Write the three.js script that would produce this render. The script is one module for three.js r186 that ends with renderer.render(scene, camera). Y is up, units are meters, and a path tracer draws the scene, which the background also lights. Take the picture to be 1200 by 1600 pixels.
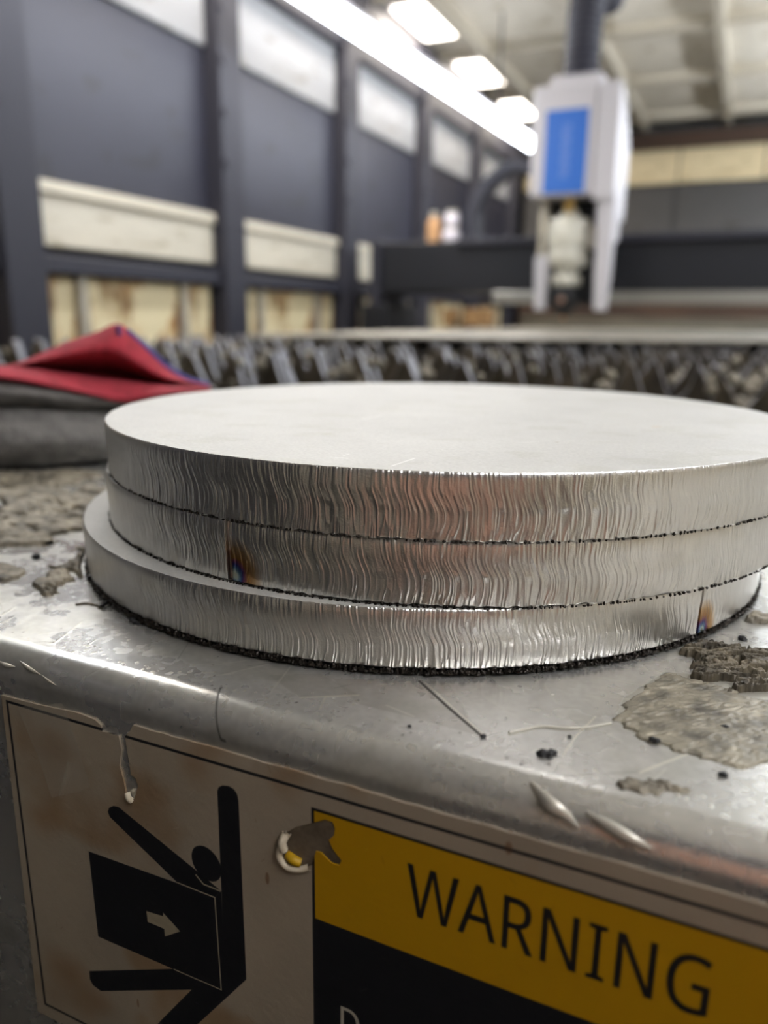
import * as THREE from 'three';
import { mergeGeometries, mergeVertices } from 'three/addons/utils/BufferGeometryUtils.js';
import { RoundedBoxGeometry } from 'three/addons/geometries/RoundedBoxGeometry.js';
import { MarchingCubes } from 'three/addons/objects/MarchingCubes.js';
import { RectAreaLightUniformsLib } from 'three/addons/lights/RectAreaLightUniformsLib.js';

// ---------------------------------------------------------------- camera, lights, exposure
const scene = new THREE.Scene();
scene.background = new THREE.Color(0x000000);
const renderer = new THREE.WebGLRenderer({ antialias: true });
renderer.toneMapping = THREE.LinearToneMapping;
renderer.toneMappingExposure = 4.4;
renderer.shadowMap.enabled = true;
RectAreaLightUniformsLib.init();

const F = 1194.2, PITCH = 0.2486, ROLL = 0.0132, YAW = THREE.MathUtils.degToRad(24.5), EYE = 0.0888;
const camera = new THREE.PerspectiveCamera(2 * THREE.MathUtils.radToDeg(Math.atan(800 / F)), 0.75, 0.004, 30);
camera.rotation.order = 'YXZ';
camera.rotation.set(-PITCH, YAW, ROLL);
camera.position.set(0, EYE, 0);
camera.focus = 0.2;
camera.userData.fStop = 7.4;   // 26 mm equivalent lens, about 3.5 mm of aperture, as on a phone
scene.add(camera);
camera.updateMatrixWorld(true);

const LAMP = { tube: 3.5, tubeRight: 8, tubeNear: 4.4, nearColor: 0xfafaff, panel: 7, tubeColor: 0xeef5ff, panelColor: 0xfff3e4 };
function areaLight(x, y, z, w, h, intensity, color, name, rotY = 0) {   // shines down
  const l = new THREE.RectAreaLight(color, intensity, w, h);
  l.position.set(x, y, z); l.rotation.order = 'YXZ'; l.rotation.set(-Math.PI / 2, rotY, 0); l.name = name; l.castShadow = true;
  scene.add(l); return l;
}

// ---------------------------------------------------------------- helpers
let seed = 12345;
const rnd = () => { seed = (Math.imul(seed, 1664525) + 1013904223) >>> 0; return seed / 4294967296; };
const rr = (a, b) => a + (b - a) * rnd();
const clamp = (x, a = 0, b = 1) => Math.min(b, Math.max(a, x));
const sstep = (a, b, x) => { const t = clamp((x - a) / (b - a)); return t * t * (3 - 2 * t); };
const mix = (a, b, t) => a + (b - a) * t;
const hash = (x, y, s) => { let h = Math.imul(x, 374761393) + Math.imul(y, 668265263) + Math.imul(s, 2246822519) | 0; h = Math.imul(h ^ (h >>> 13), 1274126177); h ^= h >>> 16; return (h >>> 0) / 4294967296; };
function vn(x, y, s = 0, px = 0, py = 0) {   // value noise, periodic when px / py are given
  const xi = Math.floor(x), yi = Math.floor(y), fx = x - xi, fy = y - yi, u = fx * fx * (3 - 2 * fx), v = fy * fy * (3 - 2 * fy);
  const wx = (i) => (px ? ((i % px) + px) % px : i), wy = (i) => (py ? ((i % py) + py) % py : i);
  return mix(mix(hash(wx(xi), wy(yi), s), hash(wx(xi + 1), wy(yi), s), u), mix(hash(wx(xi), wy(yi + 1), s), hash(wx(xi + 1), wy(yi + 1), s), u), v);
}
const fbm = (x, y, s, oct = 4, px = 0, py = 0) => { let a = 0, w = 0.5, t = 0; for (let i = 0; i < oct; i++) { a += w * vn(x, y, s + i * 17, px, py); t += w; w *= 0.5; x *= 2; y *= 2; px *= 2; py *= 2; } return a / t; };
function tex(w, h, fn, srgb = false) {
  const d = new Uint8Array(w * h * 4);
  for (let y = 0; y < h; y++) for (let x = 0; x < w; x++) {
    const c = fn(x / w, y / h, x, y), o = (y * w + x) * 4;
    if (typeof c === 'number') { d[o] = d[o + 1] = d[o + 2] = clamp(c) * 255; } else { d[o] = clamp(c[0]) * 255; d[o + 1] = clamp(c[1]) * 255; d[o + 2] = clamp(c[2]) * 255; }
    d[o + 3] = 255;
  }
  const t = new THREE.DataTexture(d, w, h); t.wrapS = t.wrapT = THREE.RepeatWrapping; t.magFilter = THREE.LinearFilter; t.minFilter = THREE.LinearMipmapLinearFilter;
  if (srgb) t.colorSpace = THREE.SRGBColorSpace; t.needsUpdate = true; return t;
}
function canvasTex(w, h, draw, srgb) {
  const c = document.createElement('canvas'); c.width = w; c.height = h; draw(c.getContext('2d'), w, h);
  const t = new THREE.CanvasTexture(c); t.wrapS = t.wrapT = THREE.ClampToEdgeWrapping; if (srgb) t.colorSpace = THREE.SRGBColorSpace; return t;
}
// a photograph pixel gives a direction; the plane it lies on gives the place
function dir(px, py) { return new THREE.Vector3((px - 600) / F, -(py - 800) / F, -1).applyEuler(camera.rotation); }
const eye = camera.position;
const onY = (px, py, y) => { const d = dir(px, py); return d.multiplyScalar((y - eye.y) / d.y).add(eye); };
const onZ = (px, py, z) => { const d = dir(px, py); return d.multiplyScalar(z / d.z).add(eye); };
const onX = (px, py, x) => { const d = dir(px, py); return d.multiplyScalar(x / d.x).add(eye); };
const atDist = (px, py, s) => { const d = dir(px, py); return d.multiplyScalar(s / Math.hypot(d.x, d.z)).add(eye); };

const used = {};
const numbered = (n) => { const k = used[n] = (used[n] ?? -1) + 1; return k ? n + '_' + String(k).padStart(3, '0') : n; };
function thing(name, label, category, pos = [0, 0, 0], rotY = 0, group) {
  const g = new THREE.Group(); g.name = numbered(name); g.position.set(...pos); g.rotation.y = rotY; g.userData = { label, category };
  if (group) g.userData.group = group; scene.add(g); return g;
}
function struct(name, label, category) { const g = new THREE.Group(); g.name = name; g.userData = { kind: 'structure', label, category }; scene.add(g); return g; }
function part(name, geo, mat, parent, pos, label) {
  const m = new THREE.Mesh(geo, mat); m.name = name; m.castShadow = m.receiveShadow = true; if (pos) m.position.set(...pos); if (label) m.userData.label = label; parent.add(m); return m;
}
const boxCache = {};
const box = (w, h, d) => (boxCache[[w, h, d]] ??= new THREE.BoxGeometry(w, h, d));
const rbox = (w, h, d, r = 0.003) => (boxCache[['r', w, h, d, r]] ??= new RoundedBoxGeometry(w, h, d, 2, r));
const std = (o) => new THREE.MeshStandardMaterial(o);
const col = (r, g, b) => new THREE.Color().setRGB(r, g, b);

// ---------------------------------------------------------------- shared textures and materials
const dirtT = tex(512, 512, (u, v) => { const a = fbm(u * 6, v * 6, 3, 5, 6, 6), b = fbm(u * 40, v * 40, 9, 2, 40, 40), t = 0.72 + 0.34 * (a - 0.5) * 2 + 0.1 * (b - 0.5); return [t, t * 0.985, t * 0.95]; }, true);
const fineT = tex(512, 512, (u, v) => fbm(u * 64, v * 64, 5, 3, 64, 64));
const blotT = tex(512, 512, (u, v) => { const a = fbm(u * 5, v * 5, 33, 5, 5, 5), s = sstep(0.5, 0.7, a), r = sstep(0.56, 0.75, fbm(u * 9, v * 9, 71, 4, 9, 9)); return [0.86 - 0.3 * s - 0.15 * r, 0.8 - 0.36 * s - 0.24 * r, 0.64 - 0.36 * s - 0.28 * r]; }, true);
const paintT = tex(512, 512, (u, v) => { const a = fbm(u * 4, v * 4, 23, 5, 4, 4), s = sstep(0.62, 0.8, fbm(u * 9, v * 9, 29, 4, 9, 9)), t = 0.95 + 0.07 * (a - 0.5) * 2 - 0.14 * s; return [t, t * (1 - 0.02 * s), t * (1 - 0.07 * s)]; }, true);
const rep = (t, x, y) => { const c = t.clone(); c.repeat.set(x, y); c.needsUpdate = true; return c; };
const M = {
  frame: std({ color: 0x24242e, roughness: 0.62, metalness: 0.1 }),
  darkPanel: std({ color: 0x2a2a36, roughness: 0.5, metalness: 0.1, map: paintT }),
  whitePanel: std({ color: 0xcbc3b0, roughness: 0.5, map: paintT }),
  upperPanel: std({ color: 0x9a9b9d, roughness: 0.55, map: paintT }),
  cream0: std({ color: 0xe8dfcb, roughness: 0.7, map: paintT }),
  cream: std({ color: 0xffffff, roughness: 0.6, map: blotT }),
  tan: std({ color: 0xe6d3a9, roughness: 0.6, map: paintT }),
  brown: std({ color: 0x5a4334, roughness: 0.7, map: dirtT }),
  greyPanel: std({ color: 0x4c4a48, roughness: 0.6, map: paintT }),
  ceiling: std({ color: 0xcdc6b7, roughness: 0.6, map: paintT }),
  beam: std({ color: 0xece6d8, roughness: 0.5, metalness: 0.2, map: dirtT }),
  floor: std({ color: 0x4a4743, roughness: 0.85, map: rep(dirtT, 3, 3) }),
  navy: std({ color: 0x14161d, roughness: 0.5, metalness: 0.2, map: paintT }),
  rail: std({ color: 0xa5a39c, roughness: 0.35, metalness: 0.85 }),
  black: std({ color: 0x121316, roughness: 0.55 }),
  white: std({ color: 0xbab7ba, roughness: 0.4 }),
  blue: std({ color: 0x1f5cb2, roughness: 0.4 }),
  ceramic: std({ color: 0xbfbcae, roughness: 0.35 }),
};

// ---------------------------------------------------------------- structure: enclosure of the cutting machine and the room in front of it
const XL = -1.2, XR = 1.2, ZB = -4.46, ZF = 2.4, YT = 1.05, YF = -0.85;
{
  const fl = struct('floor', 'grey concrete floor around the machine', 'floor');
  part('slab', box(XR - XL + 0.4, 0.1, ZF - ZB + 0.4), M.floor, fl, [(XL + XR) / 2, YF - 0.05, (ZF + ZB) / 2]);

  function side(name, X, s, label, middle = M.darkPanel) {   // s = +1: the inner face looks towards +x
    const w = struct(name, label, 'wall'), bay = 0.63, z0 = -1.02;
    part('back_sheet', box(0.03, YT - YF, ZF - ZB), M.darkPanel, w, [X - s * 0.045, (YT + YF) / 2, (ZF + ZB) / 2]);
    for (let i = -5; i <= 6; i++) {
      const z = z0 - bay * i; if (z < ZB + 0.02 || z > ZF) continue;
      const p = part('post', rbox(0.07, YT - YF, 0.088, 0.004), M.frame, w, [X + s * 0.005, (YT + YF) / 2, z]);
      for (let k = 0; k < 5; k++) part('bolt', boltGeo, M.frame, p, [s * 0.035, -0.62 + 0.98 + 0.11 * k - 0.02, 0.03]);
      if (i > -5) part('cross_rail', rbox(0.05, 0.034, bay - 0.088, 0.004), M.frame, w, [X, 0.178, z + bay / 2]);
      if (z + bay > ZF) continue;
      const zc = z + bay / 2, wd = bay - 0.088;
      part('white_upper_panel', rbox(0.012, 0.175, wd, 0.003), M.upperPanel, w, [X - s * 0.004, 0.774, zc]);
      part('middle_panel', rbox(0.012, 0.357, wd, 0.003), middle, w, [X - s * 0.01, 0.5055, zc]);
      const lp = part(s > 0 && i < 0 ? 'dark_lower_panel' : 'white_lower_panel', rbox(0.014, 0.116, wd, 0.003), s > 0 && i < 0 ? M.darkPanel : M.whitePanel, w, [X - s * 0.003, 0.2695, zc]);
      part('ledge', rbox(0.012, 0.022, wd, 0.003), M.whitePanel, lp, [s * 0.011, 0.045, 0]);
      const lower = s > 0 && i < 0 ? M.darkPanel : M.cream;
      const cuts = [-wd / 2, -wd / 2 + wd * 0.22, -wd / 2 + wd * 0.79, wd / 2];
      for (let k = 0; k < 3; k++) part('cream_base_panel', rbox(0.012, 0.55, +(cuts[k + 1] - cuts[k] - 0.012).toFixed(4), 0.003), lower, w, [X - s * (0.012 + 0.002 * k), -0.114, zc + (cuts[k] + cuts[k + 1]) / 2]);
      for (let k = 1; k < 3; k++) part('rib', rbox(0.025, 0.55, 0.02, 0.003), M.beam, w, [X - s * 0.004, -0.114, zc + cuts[k]]);
    }
    part('top_rail', rbox(0.06, 0.188, ZF - ZB, 0.004), M.frame, w, [X, 0.956, (ZF + ZB) / 2]);
    return w;
  }
  var boltGeo = new THREE.CylinderGeometry(0.012, 0.012, 0.012, 8).rotateZ(Math.PI / 2);
  side('wall_left', XL, 1, 'enclosure wall of dark posts with dark and white panels beside the long tube lamp');
  side('wall_right', XR, -1, 'enclosure wall of dark posts with only white and cream panels', M.whitePanel);

  const wb = struct('wall_back', 'far enclosure wall with tan strip above dark panels', 'wall');
  part('back_sheet', box(XR - XL, YT - YF, 0.04), M.greyPanel, wb, [0, (YT + YF) / 2, ZB - 0.02]);
  part('brown_beam', rbox(XR - XL, 0.075, 0.06, 0.004), M.brown, wb, [0, YT - 0.075, ZB + 0.03]);
  for (let i = 0; i < 6; i++) part('tan_panel', rbox(0.392, 0.178, 0.016, 0.003), M.tan, wb, [-1.0 + 0.4 * i, 0.868, ZB + 0.008]);
  for (let i = 0; i < 3; i++) part('dark_panel', rbox(0.79, 0.45, 0.014, 0.003), M.greyPanel, wb, [-0.8 + 0.8 * i, 0.54, ZB + 0.007]);
  part('brown_skirting', rbox(XR - XL, 0.3, 0.03, 0.004), M.brown, wb, [0, 0.15, ZB + 0.015]);

  const wf = struct('wall_front', 'plain grey room wall behind the viewer', 'wall');
  part('sheet', box(XR - XL + 0.4, YT - YF, 0.06), M.cream0, wf, [0, (YT + YF) / 2, ZF + 0.03]);

  const ce = struct('ceiling', 'enclosure roof of pale panels between grey beams', 'ceiling');
  part('roof_sheet', box(XR - XL + 0.4, 0.04, ZF - ZB + 0.4), M.ceiling, ce, [0, YT + 0.06, (ZF + ZB) / 2]);
  const xs = [XL, -1.0, -0.585, -0.19, 0.21, 0.61, 1.0, XR], zs = []; for (let z = -4.27; z < ZF; z += 0.61) zs.push(z); zs.unshift(ZB); zs.push(ZF);
  for (let i = 1; i < xs.length - 1; i++) part('long_beam', rbox(0.035, 0.06, ZF - ZB, 0.004), M.beam, ce, [xs[i], YT + 0.01, (ZF + ZB) / 2]);
  for (let j = 1; j < zs.length - 1; j++) part('cross_beam', rbox(XR - XL, 0.05, 0.03, 0.004), M.beam, ce, [0, YT + 0.014, zs[j]]);
  for (let i = 0; i + 1 < xs.length; i++) for (let j = 0; j + 1 < zs.length; j++) {
    const w = xs[i + 1] - xs[i] - 0.02, d = zs[j + 1] - zs[j] - 0.02; if (w < 0.05 || d < 0.05) continue;
    part('roof_panel', box(+w.toFixed(3), 0.012, +d.toFixed(3)), M.ceiling, ce, [(xs[i] + xs[i + 1]) / 2, YT + 0.032 + 0.004 * hash(i, j, 5), (zs[j] + zs[j + 1]) / 2]);
  }
}

// ---------------------------------------------------------------- lamps
{
  const tubeM = std({ color: 0xffffff, emissive: LAMP.tubeColor, emissiveIntensity: 4.2, roughness: 0.4 }), tubeD = std({ color: 0xffffff, emissive: LAMP.nearColor, emissiveIntensity: 8.5, roughness: 0.4 }), tubeN = std({ color: 0xffffff, emissive: LAMP.tubeColor, emissiveIntensity: 13, roughness: 0.4 });
  function tube(a, b, label, power, mat, color = LAMP.tubeColor) {
    const A = new THREE.Vector3(...a), B = new THREE.Vector3(...b), len = A.distanceTo(B), mid = A.clone().add(B).multiplyScalar(0.5), yaw = Math.atan2(B.x - A.x, B.z - A.z);
    const t = thing('tube_lamp', label, 'lamp', [mid.x, mid.y, mid.z], yaw);
    part('lamp_tube', new THREE.CapsuleGeometry(0.021, len - 0.05, 6, 20).rotateX(Math.PI / 2), mat, t);
    part('spine', rbox(0.012, 0.012, len, 0.003), M.white, t, [0, 0.031, 0]);
    for (const s of [-1, 1]) part('end_cap', rbox(0.05, 0.05, 0.02, 0.005), M.white, t, [0, 0.018, s * (len / 2 + 0.004)]);
    for (const s of [-0.35, 0, 0.35]) part('hanger', new THREE.CylinderGeometry(0.004, 0.004, YT - mid.y - 0.04, 8), M.frame, t, [0, (YT - mid.y + 0.04) / 2, s * len]);
    const n = Math.round(len / 0.95);   // light just below the glowing tube
    for (let k = 0; k < n; k++) { const f = (k + 0.5) / n; areaLight(mix(A.x, B.x, f), A.y - 0.024, mix(A.z, B.z, f), 0.04, len / n, power, color, 'tube_light', yaw); }
  }
  tube([-0.805, 0.725, -3.08], [-0.95, 0.725, -0.45], 'long white tube lamp hanging beside the panelled wall', LAMP.tube, tubeM);
  tube([0.42, 0.8, -4.2], [0.42, 0.8, -1.5], 'bright white tube lamp hanging above the far half of the bed', LAMP.tubeRight, tubeN);
  tube([0.5, 0.8, -1.1], [0.62, 0.8, 1.7], 'warm white tube lamp hanging beside the white panelled wall', LAMP.tubeNear, tubeD, LAMP.nearColor);

  const glow = std({ color: 0xffffff, emissive: LAMP.panelColor, emissiveIntensity: 2.2, roughness: 0.5 });
  for (let k = -1; k < 5; k++) {
    const z = -2.69 - 0.6 * (k - 2) , far = ['nearest the far wall', 'second from the far wall', 'third from the far wall'][4 - k];
    const t = thing('ceiling_lamp', far ? 'warm rectangular ceiling lamp above the tube lamp, ' + far : 'warm rectangular ceiling lamp in the roof above the discs', 'lamp', [-1.09, YT + 0.012, z], 0, far ? undefined : 'ceiling lamps above the discs');
    part('lamp_frame', rbox(0.16, 0.02, 0.34, 0.004), M.white, t, [0, 0.006, 0]);
    part('diffuser', rbox(0.13, 0.012, 0.3, 0.005), glow, t, [0, -0.006, 0]);
    areaLight(-1.09, YT - 0.004, z, 0.13, 0.3, LAMP.panel, LAMP.panelColor, 'ceiling_light');
  }
}

// ---------------------------------------------------------------- machine front plate (rolled stainless sheet)
const ZE = -0.139, RB = 0.008, ZP = ZE + RB;   // start of the bend, bend radius, front face
const PU0 = -0.5, PUW = 0.62, PV0 = -0.30, PVH = 0.80;   // part of the plate that its textures cover: x and run along the profile (0 at the start of the bend, + to the back)
const vOf = (y, z) => (y >= -1e-6 ? -(z - ZE) : z >= ZP - 1e-6 && y <= -RB ? -(RB * Math.PI / 2) + (y + RB) : -RB * Math.asin(clamp((z - ZE) / RB)));
const plate = thing('machine_front_plate', 'scratched steel front plate of the cutting machine with rolled edge', 'machine');
{
  const S = 2048;
  const cx = (X) => (X - PU0) / PUW * S, cy = (v) => (1 - (v - PV0) / PVH) * S;
  const P = (px, py) => { const p = onY(px, py, 0); return p.z < ZE ? [cx(p.x), cy(-(p.z - ZE))] : (() => { const q = onZ(px, py, ZP); return [cx(q.x), cy(-RB * Math.PI / 2 + Math.min(0, q.y + RB))]; })(); };
  const poly = (g, pts) => { g.beginPath(); pts.forEach((p, i) => { const [x, y] = P(...p); i ? g.lineTo(x, y) : g.moveTo(x, y); }); };
  const filmA = [[960, 1125], [975, 1090], [1040, 1050], [1110, 1055], [1210, 1085], [1210, 1120], [1160, 1205], [1080, 1180], [1010, 1160]];
  const filmB = [[520, 1060], [700, 1065], [750, 1150], [640, 1120], [560, 1100]];
  const filmC = [[420, 1055], [500, 1052], [560, 1085], [470, 1092]];
  const scratches = []; for (let i = 0; i < 420; i++) { const x = rr(-0.5, 0.12), v = rr(-0.012, 0.25) * (rnd() < 0.6 ? 0.35 : 1), a = rnd() < 0.5 ? rr(0.5, 0.95) : rr(-0.6, 2.4), l = rr(0.002, 0.018) * (rnd() < 0.1 ? 3 : 1); scratches.push([x, v, x + l * Math.cos(a), v + l * Math.sin(a), rnd()]); }
  function marks(g, kind) {
    const shade = (c, r, b) => (kind === 'c' ? c : kind === 'r' ? r : b);
    for (const [pts, c, r, b] of [[filmA, 'rgba(150,146,132,0.55)', 'rgba(150,150,150,0.7)', 'rgba(150,150,150,0.6)'], [filmB, 'rgba(150,148,138,0.3)', 'rgba(85,85,85,0.35)', 'rgba(140,140,140,0.3)'], [filmC, 'rgba(150,148,138,0.3)', 'rgba(80,80,80,0.35)', 'rgba(140,140,140,0.3)']]) { poly(g, pts); g.closePath(); g.fillStyle = shade(c, r, b); g.fill(); }
    g.lineCap = 'round';
    for (const [x0, v0, x1, v1, k] of scratches) { g.lineWidth = 0.6 + 1.2 * k * k; const up = k > 0.4; g.strokeStyle = shade(up ? 'rgba(222,220,208,0.5)' : 'rgba(70,68,62,0.35)', up ? 'rgba(70,70,70,0.5)' : 'rgba(170,170,170,0.4)', up ? 'rgba(190,190,190,0.6)' : 'rgba(60,60,60,0.5)'); g.beginPath(); g.moveTo(cx(x0), cy(v0)); g.lineTo(cx(x1), cy(v1)); g.stroke(); }
    // scratches and film edges that the photograph shows
    const lines = [[[[655, 1064], [700, 1105], [755, 1152]], 2, 0], [[[662, 1064], [706, 1104], [760, 1152]], 1.2, 1], [[[85, 1005], [128, 972]], 1.6, 1], [[[135, 1010], [150, 999]], 1.2, 1], [[[0, 963], [25, 948]], 1.6, 1], [[[0, 975], [20, 965]], 1.4, 1],
      [[[500, 1108], [508, 1090]], 1.5, 1], [[[1000, 1207], [1080, 1175], [1200, 1125]], 2, 1], [[[880, 1180], [900, 1150], [930, 1120]], 1.4, 1], [[[470, 1090], [560, 1086]], 2, 1], [[[345, 1075], [343, 1100], [350, 1112]], 1.2, 0]];
    for (const [pts, w, up] of lines) { poly(g, pts); g.lineWidth = w; g.strokeStyle = shade(up ? 'rgba(225,222,208,0.8)' : 'rgba(52,50,46,0.8)', up ? 'rgba(80,80,80,0.8)' : 'rgba(190,190,190,0.8)', up ? 'rgba(210,210,210,0.9)' : 'rgba(40,40,40,0.9)'); g.stroke(); }
    for (let i = 0; i < 700; i++) {   // spatter grains stuck along the edge and over the plate
      const near = rnd() < 0.6, x = rr(-0.5, 0.12), v = near ? Math.abs(rr(-0.004, 0.004) + rr(-0.004, 0.006)) : rr(0, 0.2), r = rr(0.3, near ? 1.1 : 0.7), up = rnd() < 0.7;
      g.fillStyle = shade(up ? 'rgba(205,200,184,0.7)' : 'rgba(60,54,46,0.6)', 'rgba(190,190,190,0.8)', up ? 'rgba(240,240,240,0.9)' : 'rgba(30,30,30,0.7)');
      g.beginPath(); g.ellipse(cx(x), cy(v), r * 1.4, r, rr(0, 3), 0, 7); g.fill();
    }
  }
  const base = (fn) => (g) => {
    const im = g.createImageData(S, S);
    for (let y = 0; y < S; y++) for (let x = 0; x < S; x++) { const c = fn(x / S * PUW, (1 - y / S) * PVH + PV0), o = (y * S + x) * 4; im.data[o] = c[0]; im.data[o + 1] = c[1]; im.data[o + 2] = c[2]; im.data[o + 3] = 255; }
    g.putImageData(im, 0, 0);
  };
  const state = seed;
  const colT = canvasTex(S, S, (g) => { base((u, v) => { const a = fbm(u * 22, v * 22, 41, 5), d = sstep(0.55, 0.75, fbm(u * 55, v * 80, 47, 4)), f = vn(u * 900, v * 900, 3), t = 204 + 26 * (a - 0.5) - 16 * d + 12 * (f - 0.5); return [t, t * 0.995, t * 0.97 - 3 * d]; })(g); seed = state; marks(g, 'c'); }, true);
  const rouT = canvasTex(S, S, (g) => { base((u, v) => { const a = fbm(u * 30, v * 30, 51, 4), d = sstep(0.52, 0.7, fbm(u * 55, v * 80, 47, 4)), f = vn(u * 700, v * 700, 13), t = 62 + 44 * (a - 0.45) + 26 * d + 22 * (f - 0.5); return [t, t, t]; })(g); seed = state; marks(g, 'r'); }, false);
  const bmpT = canvasTex(S, S, (g) => { base((u, v) => { const a = fbm(u * 260, v * 260, 61, 3), b = fbm(u * 20, v * 20, 63, 3), t = 110 + 40 * (a - 0.5) + 50 * (b - 0.5); return [t, t, t]; })(g); seed = state; marks(g, 'b'); }, false);
  const mat = new THREE.MeshPhysicalMaterial({ color: 0xffffff, map: colT, roughness: 1, roughnessMap: rouT, metalness: 0.75, bumpMap: bmpT, bumpScale: 0.00012 });
  // profile as (z, y, v)
  const prof = [[-0.64, -0.12], [-0.64, 0], [-0.5, 0], [-0.4, 0], [-0.3, 0], [-0.22, 0], [-0.16, 0], [ZE, 0]];
  for (let k = 1; k <= 14; k++) { const a = k / 14 * Math.PI / 2; prof.push([ZE + RB * Math.sin(a), -RB + RB * Math.cos(a)]); }
  prof.push([ZP, -0.1], [ZP, -0.3], [ZP, -0.8]);
  const xs = []; for (let i = 0; i <= 60; i++) xs.push(mix(-1.12, 0.92, i / 60));
  const pos = [], uv = [], idx = [];
  let run = 0; const vs = prof.map((p, i) => { if (i) run += Math.hypot(p[0] - prof[i - 1][0], p[1] - prof[i - 1][1]); return run; }), v0 = vs[7];
  prof.forEach((p, i) => xs.forEach((x) => { pos.push(x, p[1], p[0]); uv.push((x - PU0) / PUW, (v0 - vs[i] - PV0) / PVH); }));
  for (let i = 0; i + 1 < prof.length; i++) for (let j = 0; j < 60; j++) { const a = i * 61 + j; idx.push(a, a + 61, a + 1, a + 1, a + 61, a + 62); }
  const g = new THREE.BufferGeometry(); g.setAttribute('position', new THREE.Float32BufferAttribute(pos, 3)); g.setAttribute('uv', new THREE.Float32BufferAttribute(uv, 2)); g.setIndex(idx);
  // normals: flat runs keep their own direction, the bend is smooth
  const nn = []; prof.forEach((p) => { const n = p[0] <= -0.64 ? [0, 1, 0] : p[1] >= 0 ? [0, 1, 0] : p[1] > -RB ? [0, (p[1] + RB) / RB, (p[0] - ZE) / RB] : [0, 0, 1]; xs.forEach(() => nn.push(...n)); });
  g.setAttribute('normal', new THREE.Float32BufferAttribute(nn, 3));
  mat.side = THREE.DoubleSide;
  for (const t of [colT, rouT, bmpT]) t.wrapS = t.wrapT = THREE.MirroredRepeatWrapping;
  part('rolled_sheet', g, mat, plate);
  part('inner_core', box(2.03, 0.5, 0.48), M.frame, plate, [-0.1, -0.262, -0.385]);
}

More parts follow.
